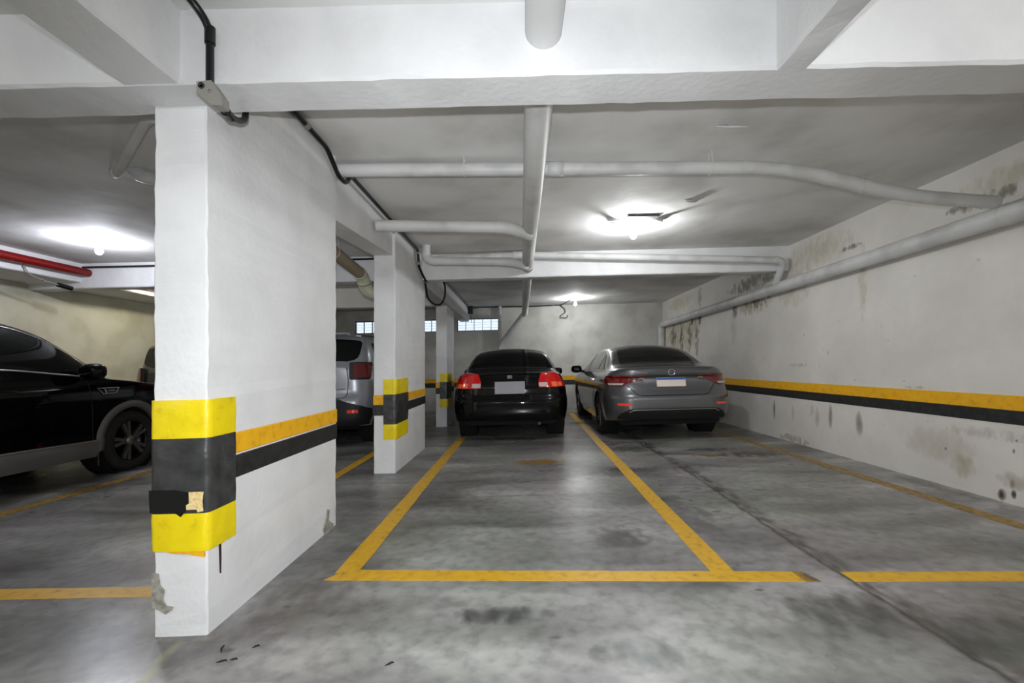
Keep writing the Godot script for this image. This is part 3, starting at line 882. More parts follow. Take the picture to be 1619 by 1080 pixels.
func conduit(label: String, pts: Array, r: float, rb: float, opts := {}) -> Node3D:
	var t := thing(opts.get("name", "electrical_conduit"), pts[0], label, "conduit")
	var st := nst()
	sweep(st, bend(pts, rb), r, 12)
	obj("tube", st, opts.get("mat", M.black_conduit), t)
	for q in opts.get("clips", []):
		var a: Vector3 = pts[q[0]]; var b: Vector3 = pts[q[0] + 1]
		var c := a.lerp(b, q[1]); var dir := (b - a).normalized()
		st = nst()
		var hl: float = q[2] if q[2] > 0 else 0.02
		sweep(st, [c - dir * hl, c + dir * hl], r * 1.3, 12)
		obj("clip", st, opts.get("clip_mat", M.grey_cast), t)
	return t

func build_conduits() -> void:
	# near pillar: conduit comes down the beam face into a cast box, then hooks under the beam
	var z := 1.76
	conduit("black conduit dropping beside the beam into the cast metal box", [H(-1.32, 1.385, 1.45), H(-1.24, 1.378, 1.70), H(-1.205, 1.31, z), H(-1.205, 1.06, z)], 0.0145, 0.06, {"clips": [[2, 0.14, 0.032]], "clip_mat": M.black_conduit})
	var bx := thing("conduit_box", H(-1.20, 1.05, z), "small grey cast metal conduit box at the top of the nearest pillar", "junction box")
	var st := nst()
	var bo := H(-1.236, 1.0795, z + 0.015)
	flake(st, bo, Vector3.RIGHT, Vector3.UP, [Vector2(0, 0.0), Vector2(0.055, 0.005), Vector2(0.096, -0.055), Vector2(0.096, -0.091), Vector2(0.058, -0.089), Vector2(0.0, -0.043)], 0.045)
	obj("body", st, M.grey_cast, bx)
	st = nst()
	lathe(st, bo + Vector3(0.019, -0.016, 0.045), Vector3(0, 0, 1), [Vector2(0.012, -0.002), Vector2(0.012, 0.003), Vector2(0.007, 0.003), Vector2(0.006, 0.0), Vector2(0, 0.0)], 16)
	obj("plug", st, M.black_conduit, bx)
	st = nst()
	lathe(st, bo + Vector3(0.05, -0.036, 0.045), Vector3(0, 0, 1), [Vector2(0.006, -0.001), Vector2(0.006, 0.002), Vector2(0, 0.003)], 10)
	obj("screw", st, M.satin_metal, bx)
	conduit("black conduit hooking from the cast box up behind the cross beam", [H(-1.165, 1.005, z), H(-1.19, 1.015, 1.86), H(-1.215, 1.05, 1.96), H(-1.232, 1.10, 2.035), H(-1.26, 1.30, 2.06), H(-1.30, 1.45, 2.09)], 0.014, 0.05, {"clips": [[0, 0.75, 0.03]], "clip_mat": M.black_conduit})
	# along the corner of slab and beam
	var c := [H(-1.318, 1.468, 2.02), H(-1.318, 1.472, 3.08), H(-1.315, 1.36, 3.27), H(-1.315, 1.36, 3.4), H(-1.322, 1.468, 3.52), H(-1.322, 1.472, 5.78), H(-1.32, 1.35, 5.82), H(-1.325, 1.28, 5.85), H(-1.325, 1.20, 6.12), H(-1.315, 1.15, 6.3)]
	conduit("long black conduit along the slab edge above the near and middle pillars", c, 0.017, 0.05, {"clips": [[0, 0.5, 0], [0, 0.72, 0], [4, 0.6, 0], [5, 0.25, 0], [6, 0.5, 0], [8, 0.9, 0]]})
	conduit("drooping black cable loop beneath the second cross beam", [H(-1.33, 1.18, 6.25), H(-1.36, 0.98, 6.55), H(-1.30, 0.90, 6.75), H(-1.22, 0.92, 6.9), H(-1.17, 1.05, 6.95), H(-1.17, 1.27, 6.95), H(-1.34, 1.44, 7.0)], 0.014, 0.12)
	conduit("black conduit along the far beam's top edge to the end wall", [H(-1.345, 1.47, 7.0), H(-1.345, 1.475, 11.2), H(-1.345, 1.37, 11.6), H(-1.30, 1.47, 11.7), H(-1.1, 1.50, 11.72), H(0.2, 1.52, 11.73), H(1.02, 1.555, 11.7), H(1.2, 1.575, 10.62)], 0.014, 0.1, {"clips": [[5, 0.75, 0]]})
	st = nst()
	var jb := thing("junction_box", H(-1.31, 1.25, 11.55), "small black box hanging at the end of the far beam", "junction box")
	cbox(st, Vector3(-1.36, EYE + 1.30, -11.6), Vector3(-1.24, EYE + 1.50, -11.5), 1, 0.01, 1.0, 0.0, false)
	obj("body", st, M.black_conduit, jb)
	st = nst()
	sweep(st, [H(-1.3, 1.31, 11.55), H(-1.29, 1.2, 11.55), H(-1.27, 1.08, 11.56)], 0.008, 8)
	obj("wire", st, M.cable, jb)
	conduit("thin wire with a loose socket dangling left of the far bulb", [H(0.98, 1.55, 11.68), H(1.1, 1.45, 11.66), H(1.12, 1.36, 11.66), H(0.99, 1.28, 11.66), H(0.98, 1.24, 11.66), H(1.16, 1.22, 11.66), H(1.17, 1.3, 11.66)], 0.009, 0.06, {"name": "loose_wire", "mat": M.cable})
	conduit("black cable along the top of the second cross beam, left side", [H(-5.95, 1.33, 6.17), H(-4.6, 1.36, 6.17), H(-3.2, 1.415, 6.17), H(-1.7, 1.455, 6.17)], 0.013, 0.2, {"name": "beam_cable", "mat": M.cable})
	var sn := conduit("thin grey cable curling to a small black sensor under the red pipe", [H(-5.97, 1.22, 5.45), H(-5.96, 1.1, 5.5), H(-5.94, 1.06, 5.65), H(-5.9, 1.02, 5.83)], 0.008, 0.06, {"name": "wired_sensor", "mat": M.grey_cast})
	st = nst()
	sweep(st, [H(-5.91, 1.03, 5.8), H(-5.88, 1.005, 5.95)], 0.03, 12)
	obj("sensor_head", st, M.black_conduit, sn)

func build_small_things() -> void:
	var spots := [[-0.50, 1.72, 0.035, 0.5, "dark dry leaf lying alone on the near floor"], [-1.21, 1.84, 0.05, 2.0, "bent dry twig right of the nearest pillar's foot"], [-1.16, 1.76, 0.04, 0.2, "dry twig nearest the viewer beside the pillar foot"], [-1.12, 1.77, 0.03, 0.1, "short dry twig right beside another twig near the pillar"], [-1.08, 1.85, 0.028, 0.4, "tiny dry twig farthest right of the pillar's foot"], [-1.66, 2.17, 0.022, 0.2, "tiny dark crumb on the floor left of the pillar"]]
	for s in spots:
		var st := nst()
		var p := P(s[0], 0.004, s[1])
		var u := Vector3(cos(s[3]), 0, -sin(s[3]))
		var l: float = s[2]
		sweep(st, [p - u * l * 0.5, p + Vector3(0, 0.006, 0.006), p + u * l * 0.3 + Vector3(0, 0.003, -0.004), p + u * l * 0.5], [0.001, 0.004, 0.0035, 0.001], 6)
		var o := obj("dry_leaf" if s[0] == -0.50 else "dry_twig", st, M.dry_leaf)
		tag(o, s[4], "leaf" if s[0] == -0.50 else "twig", "dry scraps on the floor")

# ---------------------------------------------------------------- cars
# A car is lofted along its length l (0 at the rear bumper, forward is -z); tables give its outline.
func ip(t: Array, x: float) -> float:
	# smooth monotone interpolation in a table of Vector2
	var n = t.size()
	if x <= t[0].x: return t[0].y
	if x >= t[n - 1].x: return t[n - 1].y
	var i = 0
	while t[i + 1].x < x: i += 1
	var h: float = t[i + 1].x - t[i].x
	var s: float = (t[i + 1].y - t[i].y) / h
	var m0 = s; var m1 = s
	if i > 0:
		var sp: float = (t[i].y - t[i - 1].y) / (t[i].x - t[i - 1].x)
		m0 = 0.0 if sp * s <= 0.0 else 2.0 * sp * s / (sp + s)
	if i < n - 2:
		var sn: float = (t[i + 2].y - t[i + 1].y) / (t[i + 2].x - t[i + 1].x)
		m1 = 0.0 if sn * s <= 0.0 else 2.0 * sn * s / (sn + s)
	var u = (x - t[i].x) / h
	return t[i].y * (1 + 2 * u) * (1 - u) * (1 - u) + h * m0 * u * (1 - u) * (1 - u) + t[i + 1].y * u * u * (3 - 2 * u) + h * m1 * u * u * (u - 1)

func plan(C: Dictionary, l: float) -> float:
	var f = 1.0
	if l < C.rr:
		var s: float = 1.0 - l / C.rr
		f = C.x0r + (1.0 - C.x0r) * sqrt(maxf(0.0, 1.0 - s * s))
	elif l > C.L - C.rf:
		var s: float = 1.0 - (C.L - l) / C.rf
		f = C.x0f + (1.0 - C.x0f) * sqrt(maxf(0.0, 1.0 - s * s))
	return f

func sill(C: Dictionary, l: float) -> float:
	var y: float = ip(C.low_edge, l)
	for ax in C.axles:
		var d: float = absf(l - ax)
		if d < C.arch:
			y = maxf(y, C.wheel + sqrt(C.arch * C.arch - d * d) - 0.0)
	return y

func cpt(C: Dictionary, l: float, v: float) -> Vector3:
	var top: float = ip(C.top, l)
	var belt: float = minf(ip(C.belt, l), top - 0.03)
	var yb = sill(C, l)
	var pf = plan(C, l)
	var x: float; var y: float
	var xb: float = pf * C.W * ip(C.side, belt)
	var g = clampf((top - belt) / (C.roof - C.belt_mid), 0.0, 1.0)
	var wt = lerpf(xb * 0.93, C.roofw * (0.35 + 0.65 * pf), g)
	var drop = minf(lerpf(0.02, C.crown, g), (top - belt) * 0.6)
	if v <= 1.0:
		y = lerpf(yb, belt, v)
		x = pf * C.W * ip(C.side, y)
	elif v <= 2.0:
		var f = v - 1.0
		x = lerpf(xb, wt, f) + 0.03 * sin(PI * f) * g
		y = lerpf(belt, top - drop, f)
	else:
		var q = v - 2.0
		x = wt * (1.0 - q)
		y = top - drop * pow(1.0 - q, 2.4)
	var ll = l + ip(C.rear, y) * clampf(1.0 - l / 1.1, 0.0, 1.0)
	ll -= ip(C.front, y) * clampf(1.0 - (C.L - l) / 1.0, 0.0, 1.0)
	return Vector3(x, y, -ll)

func stations(C: Dictionary) -> Array:
	var ls = []
	for k in 10: ls.append(C.rr * (1.0 - cos(0.5 * PI * k / 10.0)))
	var n = int((C.L - C.rr - C.rf) / 0.035)
	for k in n + 1: ls.append(lerpf(C.rr, C.L - C.rf, float(k) / n))
	for k in range(1, 11): ls.append(C.L - C.rf * (1.0 - sin(0.5 * PI * k / 10.0)) if k < 10 else C.L)
	return ls

func mir(p: Vector3) -> Vector3: return Vector3(-p.x, p.y, p.z)

func car_body(C: Dictionary) -> SurfaceTool:
	var st = nst()
	var vs = []
	for k in 17: vs.append(k / 16.0)
	for k in range(1, 9): vs.append(1.0 + k / 8.0)
	for k in range(1, 10): vs.append(2.0 + k / 9.0)
	var ls = stations(C)
	var prev = []
	st.set_smooth_group(1)
	for i in ls.size():
		var ring = []
		for v in vs: ring.append(cpt(C, ls[i], v))
		if i:
			for k in vs.size() - 1:
				quad(st, prev[k], ring[k], ring[k + 1], prev[k + 1])
				quad(st, mir(prev[k + 1]), mir(ring[k + 1]), mir(ring[k]), mir(prev[k]))
		prev = ring
	for end in [0, 1]:
		var ring = []
		for v in vs: ring.append(cpt(C, ls[0] if end == 0 else ls[-1], v))
		for k in vs.size() - 1:
			var m = 10
			for j in m:
				var a = -1.0 + 2.0 * j / m; var b = -1.0 + 2.0 * (j + 1) / m
				var p: Vector3 = ring[k]; var q: Vector3 = ring[k + 1]
				var A = Vector3(p.x * a, p.y, p.z); var B = Vector3(p.x * b, p.y, p.z)
				var D = Vector3(q.x * a, q.y, q.z); var E = Vector3(q.x * b, q.y, q.z)
				if end == 0: quad(st, A, B, E, D)
				else: quad(st, B, A, D, E)
	st.set_smooth_group(-1)
	return st

# point on the rear face at (x, y), pushed out by off
func rpt(C: Dictionary, x: float, y: float, off: float) -> Vector3:
	var a = rraw(C, x, y)
	var dx = rraw(C, x + 0.01, y) - rraw(C, x - 0.01, y)
	var dy = rraw(C, x, y + 0.012) - rraw(C, x, y - 0.012)
	return a + dx.cross(dy).normalized() * off

func rraw(C: Dictionary, x: float, y: float) -> Vector3:
	var pf: float = absf(x) / (C.W * ip(C.side, y))
	var l = 0.0
	if pf > C.x0r:
		var s: float = clampf((pf - C.x0r) / (1.0 - C.x0r), 0.0, 0.9995)
		l = C.rr * (1.0 - sqrt(1.0 - s * s))
	return Vector3(x, y, -(l + ip(C.rear, y) * clampf(1.0 - l / 1.1, 0.0, 1.0)))

# panel on the rear face: rows of [y, x inner, x outer]
func rpanel(C: Dictionary, rows: Array, side: float, off := 0.012, deep := 0.03, nx := 10) -> SurfaceTool:
	var st = nst()
	var f = []; var b = []
	# divide rows
	var fine = []
	for k in rows.size() - 1:
		for j in 3:
			var t = j / 3.0
			fine.append([lerpf(rows[k][0], rows[k + 1][0], t), lerpf(rows[k][1], rows[k + 1][1], t), lerpf(rows[k][2], rows[k + 1][2], t)])
	fine.append(rows[-1])
	for r in fine:
		var fr = []; var br = []
		for j in nx + 1:
			var x: float = lerpf(r[1], r[2], float(j) / nx) * side
			fr.append(rpt(C, x, r[0], off)); br.append(rpt(C, x, r[0], off - deep))
		f.append(fr); b.append(br)
	var n = fine.size() - 1
	var flip = side < 0.0
	var up: bool = fine[-1][0] > fine[0][0]
	var put = func(a: Vector3, bb: Vector3, c: Vector3, d: Vector3) -> void:
		if flip == up: quad(st, d, c, bb, a)
		else: quad(st, a, bb, c, d)
	st.set_smooth_group(1)
	for k in n:
		for j in nx: put.call(f[k][j], f[k][j + 1], f[k + 1][j + 1], f[k + 1][j])
	st.set_smooth_group(-1)
	for j in nx:
		put.call(b[0][j], b[0][j + 1], f[0][j + 1], f[0][j])
		put.call(f[n][j], f[n][j + 1], b[n][j + 1], b[n][j])
	for k in n:
		put.call(b[k][0], f[k][0], f[k + 1][0], b[k + 1][0])
		put.call(f[k][nx], b[k][nx], b[k + 1][nx], f[k + 1][nx])
	return st

# seam or trim following the rear face through (x, y) points
func rline(C: Dictionary, pts: Array, r: float, off := 0.001, smooth := 0.06) -> SurfaceTool:
	var p3 = []
	for q in pts: p3.append(Vector3(q.x, q.y, 0))
	var path = []
	var b = bend(p3, smooth, 5)
	for k in b.size() - 1:
		var m = maxi(1, int(b[k].distance_to(b[k + 1]) / 0.03))
		for j in m:
			var q: Vector3 = b[k].lerp(b[k + 1], float(j) / m)
			path.append(rpt(C, q.x, q.y, off))
	path.append(rpt(C, b[-1].x, b[-1].y, off))
	var st = nst()
	sweep(st, path, r, 6)
	return st

# patch lying on the loft between lengths and section parameters, raised by off; rows give [l, v0, v1]
func lpanel(C: Dictionary, rows: Array, side: float, off: float, nv := 8, across := false) -> SurfaceTool:
	var st = nst()
	var fine = []
	for k in rows.size() - 1:
		var m = maxi(1, int(absf(rows[k + 1][0] - rows[k][0]) / 0.03))
		for j in m:
			var t = float(j) / m
			fine.append([lerpf(rows[k][0], rows[k + 1][0], t), lerpf(rows[k][1], rows[k + 1][1], t), lerpf(rows[k][2], rows[k + 1][2], t)])
	fine.append(rows[-1])
	var g = []
	for r in fine:
		var row = []
		for j in nv + 1:
			var v: float
			if across: # v given as share of the half width of the roof rows, from -v1 to v1
				var s = lerpf(-r[2], r[2], float(j) / nv)
				var p = cpt(C, r[0], 3.0 - absf(s))
				row.append([Vector3(p.x * signf(s) if s != 0.0 else 0.0, p.y, p.z), s])
			else:
				v = lerpf(r[1], r[2], float(j) / nv)
				row.append([cpt(C, r[0], v) * Vector3(side, 1, 1), v])
		g.append(row)
	# normals by neighbours
	var n = g.size()
	var P3 = []
	for i in n:
		var row = []
		for j in nv + 1:
			var du: Vector3 = g[mini(i + 1, n - 1)][j][0] - g[maxi(i - 1, 0)][j][0]
			var dv: Vector3 = g[i][mini(j + 1, nv)][0] - g[i][maxi(j - 1, 0)][0]
			var nn = du.cross(dv).normalized()
			if across: nn = nn if nn.y > 0.0 else -nn
			else: nn = nn if nn.x * side > 0.0 else -nn
			row.append([g[i][j][0] + nn * off, g[i][j][0] - nn * 0.004, nn])
		P3.append(row)
	var put = func(a: Vector3, b: Vector3, c: Vector3, d: Vector3, nn: Vector3) -> void:
		if (b - a).cross(c - a).dot(nn) >= 0.0: quad(st, a, b, c, d)
		else: quad(st, d, c, b, a)
	st.set_smooth_group(1)
	for i in n - 1:
		for j in nv: put.call(P3[i][j][0], P3[i][j + 1][0], P3[i + 1][j + 1][0], P3[i + 1][j][0], P3[i][j][2])
	st.set_smooth_group(-1)
	for i in n - 1:
		quad(st, P3[i][0][1], P3[i][0][0], P3[i + 1][0][0], P3[i + 1][0][1])
		quad(st, P3[i][nv][0], P3[i][nv][1], P3[i + 1][nv][1], P3[i + 1][nv][0])
	for j in nv:
		quad(st, P3[0][j][0], P3[0][j][1], P3[0][j + 1][1], P3[0][j + 1][0])
		quad(st, P3[n - 1][j][1], P3[n - 1][j][0], P3[n - 1][j + 1][0], P3[n - 1][j + 1][1])
	return st

func lline(C: Dictionary, pts: Array, side: float, r: float, off := 0.003) -> SurfaceTool:
	# line on the loft through [l, v]
	var path = []
	for k in pts.size() - 1:
		var m = maxi(2, int(absf(pts[k + 1][0] - pts[k][0]) / 0.04))
		for j in m:
			var t = float(j) / m
			path.append(cpt(C, lerpf(pts[k][0], pts[k + 1][0], t), lerpf(pts[k][1], pts[k + 1][1], t)) * Vector3(side, 1, 1) + Vector3(side * off, 0, 0))
	path.append(cpt(C, pts[-1][0], pts[-1][1]) * Vector3(side, 1, 1) + Vector3(side * off, 0, 0))
	var st = nst()
	sweep(st, path, r, 6)
	return st

func wheel(car: Node3D, C: Dictionary, side: float, l: float, fancy: bool) -> void:
	var R: float = C.wheel
	var wd: float = C.tyre
	var xo: float = C.W - 0.012
	var o = Vector3(side * xo, R, -l)
	var ax = Vector3(-side, 0, 0)   # axis points inwards, 0 at the outer face
	var st = nst()
	var rim: float = C.rim
	lathe(st, o, ax, [Vector2(rim, 0.03), Vector2(rim + 0.01, 0.006), Vector2((rim + R) * 0.5, 0.0), Vector2(R - 0.03, 0.006), Vector2(R - 0.008, 0.022), Vector2(R, 0.05), Vector2(R, wd * 0.3), Vector2(R - 0.006, wd * 0.31), Vector2(R - 0.006, wd * 0.34), Vector2(R, wd * 0.35), Vector2(R, wd * 0.65), Vector2(R - 0.006, wd * 0.66), Vector2(R - 0.006, wd * 0.69), Vector2(R, wd * 0.7), Vector2(R, wd - 0.05), Vector2(R - 0.008, wd - 0.022), Vector2(R - 0.03, wd - 0.006), Vector2(rim, wd - 0.01), Vector2(rim * 0.95, wd * 0.5), Vector2(0.0, wd * 0.5)], 40)
	var t = obj("wheel", st, M.rubber, car, true)
	st = nst()
	lathe(st, o, ax, [Vector2(rim + 0.004, 0.02), Vector2(rim - 0.008, 0.016), Vector2(rim - 0.015, 0.05), Vector2(rim - 0.02, 0.10), Vector2(0.0, 0.10)], 40)
	obj("rim", st, M.dark_rim, t, true)
	# spokes
	var n: int = 5
	for k in n:
		var base = TAU * k / n + 0.3
		for s in ([-0.17, 0.17] if fancy else [0.0]):
			var an: float = base + s
			var u = Vector3(0, cos(an), sin(an))
			var u2 = Vector3(0, cos(base + s * 0.55), sin(base + s * 0.55))
			var tw = Vector3(0, -sin(an), cos(an))
			var hw = 0.020 if fancy else 0.034
			st = nst()
			var a = o + u2 * 0.045 + ax * 0.022; var b = o + u * (rim - 0.008) + ax * 0.014
			var dd = ax * 0.03
			var q = [a - tw * hw * 0.75, a + tw * hw * 0.75, b + tw * hw, b - tw * hw]
			if (q[1] - q[0]).cross(q[2] - q[0]).dot(-ax) < 0.0: q.reverse()
			quad(st, q[0], q[1], q[2], q[3])
			for e in 4: quad(st, q[e] + dd, q[(e + 1) % 4] + dd, q[(e + 1) % 4], q[e])
			obj("spoke", st, C.spoke, t, true)
	st = nst()
	lathe(st, o, ax, [Vector2(0.0, 0.012), Vector2(0.05, 0.014), Vector2(0.058, 0.03), Vector2(0.058, 0.07)], 20)
	obj("hub_cap", st, C.spoke, t, true)

func mirror_part(car: Node3D, C: Dictionary, side: float, at: Vector3, sz: Vector3, m: Material) -> void:
	# rounded shell on a short stalk
	var st = nst()
	var c = Vector3(at.x * side, at.y, at.z)
	st.set_smooth_group(1)
	var n = 14; var mm = 10
	var f = func(i: int, j: int) -> Vector3:
		var a = TAU * i / n; var b = -PI * 0.5 + PI * j / mm
		var cx = signf(cos(a)) * pow(absf(cos(a)), 0.7) * pow(maxf(cos(b), 0.0), 0.6)
		var cy = signf(sin(a)) * pow(absf(sin(a)), 0.7) * pow(maxf(cos(b), 0.0), 0.6)
		return c + Vector3(cx * sz.x * 0.5, cy * sz.y * 0.5, sin(b) * sz.z * 0.5)
	for i in n:
		for j in mm: quad(st, f.call(i, j), f.call((i + 1) % n, j), f.call((i + 1) % n, j + 1), f.call(i, j + 1))
	st.set_smooth_group(-1)
	var o = obj("side_mirror", st, m, car, true)
	st = nst()
	sweep(st, [c + Vector3(-side * sz.x * 0.3, -sz.y * 0.2, -0.01), c + Vector3(-side * (sz.x * 0.5 + 0.09), -sz.y * 0.45, -0.02)], 0.028, 10)
	obj("stalk", st, M.black_trim, o, true)
	st = nst()
	var zf = sz.z * 0.5 * 0.93
	flake(st, c + Vector3(0, 0, zf), Vector3.RIGHT, Vector3.UP, [Vector2(-sz.x * 0.22, -sz.y * 0.2), Vector2(sz.x * 0.22, -sz.y * 0.2), Vector2(sz.x * 0.25, sz.y * 0.1), Vector2(sz.x * 0.15, sz.y * 0.22), Vector2(-sz.x * 0.15, sz.y * 0.22), Vector2(-sz.x * 0.25, sz.y * 0.1)], 0.012)
	obj("mirror_glass", st, M.tinted_glass, o, true)

func side_glass(car: Node3D, C: Dictionary, sides: Array, panes: Array) -> void:
	for s in sides:
		for p in panes:
			obj("side_window", lpanel(C, p, s, 0.005), M.tinted_glass, car, true)

func car_base(called: String, C: Dictionary, x: float, d: float, label: String, cat: String) -> Node3D:
	var t = thing(called, P(x, 0.0, d), label, cat, "parked cars")
	t.rotation.z = atan(SL)
	obj("body", car_body(C), C.paint, t, true)
	# dark underside closing the body, with wheel wells
	var st = nst()
	cbox(st, Vector3(-C.W * 0.80, C.under, -C.L + 0.35), Vector3(C.W * 0.80, C.under + 0.3, -0.22), 2, 0.04, 1.0, 0.0, false)
	obj("underbody", st, M.under, t, true)
	for ax in C.axles:
		for s in [-1.0, 1.0]:
			st = nst()
			lathe(st, Vector3(s * (C.W - 0.03), C.wheel, -ax), Vector3(-s, 0, 0), [Vector2(C.arch - 0.01, 0.0), Vector2(C.arch - 0.01, 0.26), Vector2(0.0, 0.26)], 32)
			obj("wheel_well", st, M.under, t, true)
	for ax in C.axles:
		for s in [-1.0, 1.0]: wheel(t, C, s, ax, C.get("fancy", false))
	return t

func plate(car: Node3D, C: Dictionary, y0: float, y1: float, hw: float, main: Material, strip: Material) -> void:
	var st = rpanel(C, [[y1, -hw, hw], [y0, -hw, hw]], 1.0, 0.02, 0.015, 4)
	var p = obj("number_plate", st, main, car, true)
	if strip:
		obj("top_strip", rpanel(C, [[y1 - 0.003, -hw + 0.003, hw - 0.003], [y1 - (y1 - y0) * 0.32, -hw + 0.003, hw - 0.003]], 1.0, 0.0215, 0.003, 4), strip, p, true)

func build_cars() -> void:
	# ---- black saloon with large tail lights
	var civic = {"L": 4.45, "W": 0.86, "roof": 1.43, "belt_mid": 0.93, "roofw": 0.56, "crown": 0.06, "rr": 0.34, "x0r": 0.62, "rf": 0.5, "x0f": 0.5,
		"top": [Vector2(0, 0.985), Vector2(0.06, 1.02), Vector2(0.5, 1.055), Vector2(0.74, 1.08), Vector2(0.95, 1.20), Vector2(1.25, 1.355), Vector2(1.55, 1.42), Vector2(1.9, 1.435), Vector2(2.4, 1.42), Vector2(2.75, 1.345), Vector2(3.1, 1.17), Vector2(3.4, 1.0), Vector2(3.7, 0.93), Vector2(4.2, 0.82), Vector2(4.45, 0.66)],
		"belt": [Vector2(0, 0.97), Vector2(0.5, 0.99), Vector2(1.2, 0.965), Vector2(2.6, 0.93), Vector2(3.4, 0.9), Vector2(4.1, 0.78), Vector2(4.45, 0.62)],
		"side": [Vector2(0.2, 0.93), Vector2(0.34, 0.97), Vector2(0.55, 1.0), Vector2(0.75, 0.985), Vector2(0.92, 0.93), Vector2(1.06, 0.85)],
		"rear": [Vector2(0.25, 0.10), Vector2(0.34, 0.03), Vector2(0.45, 0.0), Vector2(0.60, 0.0), Vector2(0.645, 0.02), Vector2(0.665, 0.055), Vector2(0.80, 0.065), Vector2(0.93, 0.09), Vector2(0.985, 0.10), Vector2(1.03, 0.13)],
		"front": [Vector2(0.2, 0.08), Vector2(0.5, 0.0), Vector2(0.8, 0.12)],
		"low_edge": [Vector2(0, 0.33), Vector2(0.5, 0.28), Vector2(1.4, 0.22), Vector2(3.2, 0.22), Vector2(4.45, 0.24)],
		"axles": [0.93, 3.55], "wheel": 0.305, "arch": 0.35, "tyre": 0.20, "rim": 0.20, "under": 0.24, "paint": M.black_paint, "spoke": M.satin_metal}
	var t = car_base("sedan", civic, -0.155, 6.6, "black sedan with big red tail lights parked facing the end wall", "car")
	saloon_rear(t, civic, "black")
	side_glass(t, civic, [-1.0, 1.0], [[[0.95, 1.12, 1.25], [1.2, 1.12, 1.78], [1.55, 1.12, 1.88]], [[1.62, 1.12, 1.9], [2.42, 1.1, 1.9]], [[2.5, 1.1, 1.9], [2.75, 1.1, 1.88], [3.3, 1.1, 1.22]]])
	mirror_part(t, civic, 1.0, Vector3(0.93, 0.99, -3.02), Vector3(0.21, 0.145, 0.12), M.black_paint)
	mirror_part(t, civic, -1.0, Vector3(0.93, 0.99, -3.02), Vector3(0.21, 0.145, 0.12), M.black_paint)
	# exhaust and suspension glimpsed under the bumper
	var st = nst()
	sweep(st, bend([Vector3(0.42, 0.27, -0.06), Vector3(0.42, 0.27, -0.3), Vector3(0.25, 0.26, -0.5)], 0.1), 0.026, 10)
	obj("exhaust", st, M.black_trim, t, true)
	st = nst()
	sweep(st, bend([Vector3(-0.62, 0.29, -0.85), Vector3(-0.2, 0.25, -0.75), Vector3(0.2, 0.25, -0.75), Vector3(0.62, 0.29, -0.85)], 0.2), 0.02, 8)
	obj("stabiliser_bar", st, M.grey_cladding, t, true)
	# ---- graphite saloon by the right wall
	var sen = {"L": 4.64, "W": 0.905, "roof": 1.44, "belt_mid": 0.95, "roofw": 0.56, "crown": 0.06, "rr": 0.42, "x0r": 0.58, "rf": 0.5, "x0f": 0.5,
		"top": [Vector2(0, 1.0), Vector2(0.05, 1.045), Vector2(0.12, 1.06), Vector2(0.45, 1.075), Vector2(0.7, 1.11), Vector2(1.0, 1.235), Vector2(1.4, 1.38), Vector2(1.8, 1.435), Vector2(2.2, 1.44), Vector2(2.6, 1.41), Vector2(2.95, 1.31), Vector2(3.3, 1.13), Vector2(3.6, 0.99), Vector2(4.2, 0.86), Vector2(4.64, 0.66)],
		"belt": [Vector2(0, 0.965), Vector2(0.2, 1.01), Vector2(0.8, 1.0), Vector2(1.4, 0.985), Vector2(2.8, 0.95), Vector2(3.6, 0.92), Vector2(4.3, 0.8), Vector2(4.64, 0.62)],
		"side": [Vector2(0.2, 0.94), Vector2(0.4, 0.985), Vector2(0.6, 1.0), Vector2(0.78, 0.985), Vector2(0.9, 0.955), Vector2(0.98, 0.90), Vector2(1.06, 0.82)],
		"rear": [Vector2(0.25, 0.12), Vector2(0.36, 0.04), Vector2(0.46, 0.0), Vector2(0.62, 0.0), Vector2(0.665, 0.02), Vector2(0.70, 0.06), Vector2(0.84, 0.12), Vector2(0.905, 0.125), Vector2(0.925, 0.085), Vector2(1.0, 0.075), Vector2(1.05, 0.06)],
		"front": [Vector2(0.2, 0.08), Vector2(0.5, 0.0), Vector2(0.8, 0.12)],
		"low_edge": [Vector2(0, 0.31), Vector2(0.6, 0.25), Vector2(1.5, 0.2), Vector2(3.3, 0.2), Vector2(4.64, 0.22)],
		"axles": [1.02, 3.73], "wheel": 0.32, "arch": 0.365, "tyre": 0.21, "rim": 0.215, "under": 0.22, "paint": M.graphite_paint, "spoke": M.satin_metal}
	t = car_base("sedan", sen, 2.14, 6.36, "graphite grey sedan with slim tail lights parked beside the mouldy wall", "car")
	saloon_rear(t, sen, "graphite")
	side_glass(t, sen, [-1.0, 1.0], [[[0.98, 1.12, 1.2], [1.25, 1.12, 1.62], [1.4, 1.12, 1.78]], [[1.45, 1.12, 1.8], [1.75, 1.12, 1.9], [2.45, 1.1, 1.9]], [[2.53, 1.1, 1.9], [2.9, 1.1, 1.88], [3.45, 1.1, 1.2]]])
	for s in [-1.0, 1.0]:
		mirror_part(t, sen, s, Vector3(0.985, 1.02, -3.05), Vector3(0.22, 0.155, 0.13), M.black_paint)
		obj("window_trim", lline(sen, [[0.75, 1.02], [1.2, 1.06], [2.4, 1.05], [3.4, 1.05]], s, 0.007), M.chrome, t, true)
		obj("door_handle", lpanel(sen, [[1.62, 0.80, 0.85], [1.83, 0.80, 0.85]], s, 0.022, 3), M.graphite_paint, t, true)
		obj("door_handle", lpanel(sen, [[2.62, 0.80, 0.85], [2.83, 0.80, 0.85]], s, 0.022, 3), M.graphite_paint, t, true)
		obj("door_seam", lline(sen, [[1.5, 0.1], [1.5, 0.5], [1.44, 0.98]], s, 0.004, 0.0), M.seam, t, true)
		obj("door_seam", lline(sen, [[2.5, 0.02], [2.5, 0.98]], s, 0.004, 0.0), M.seam, t, true)
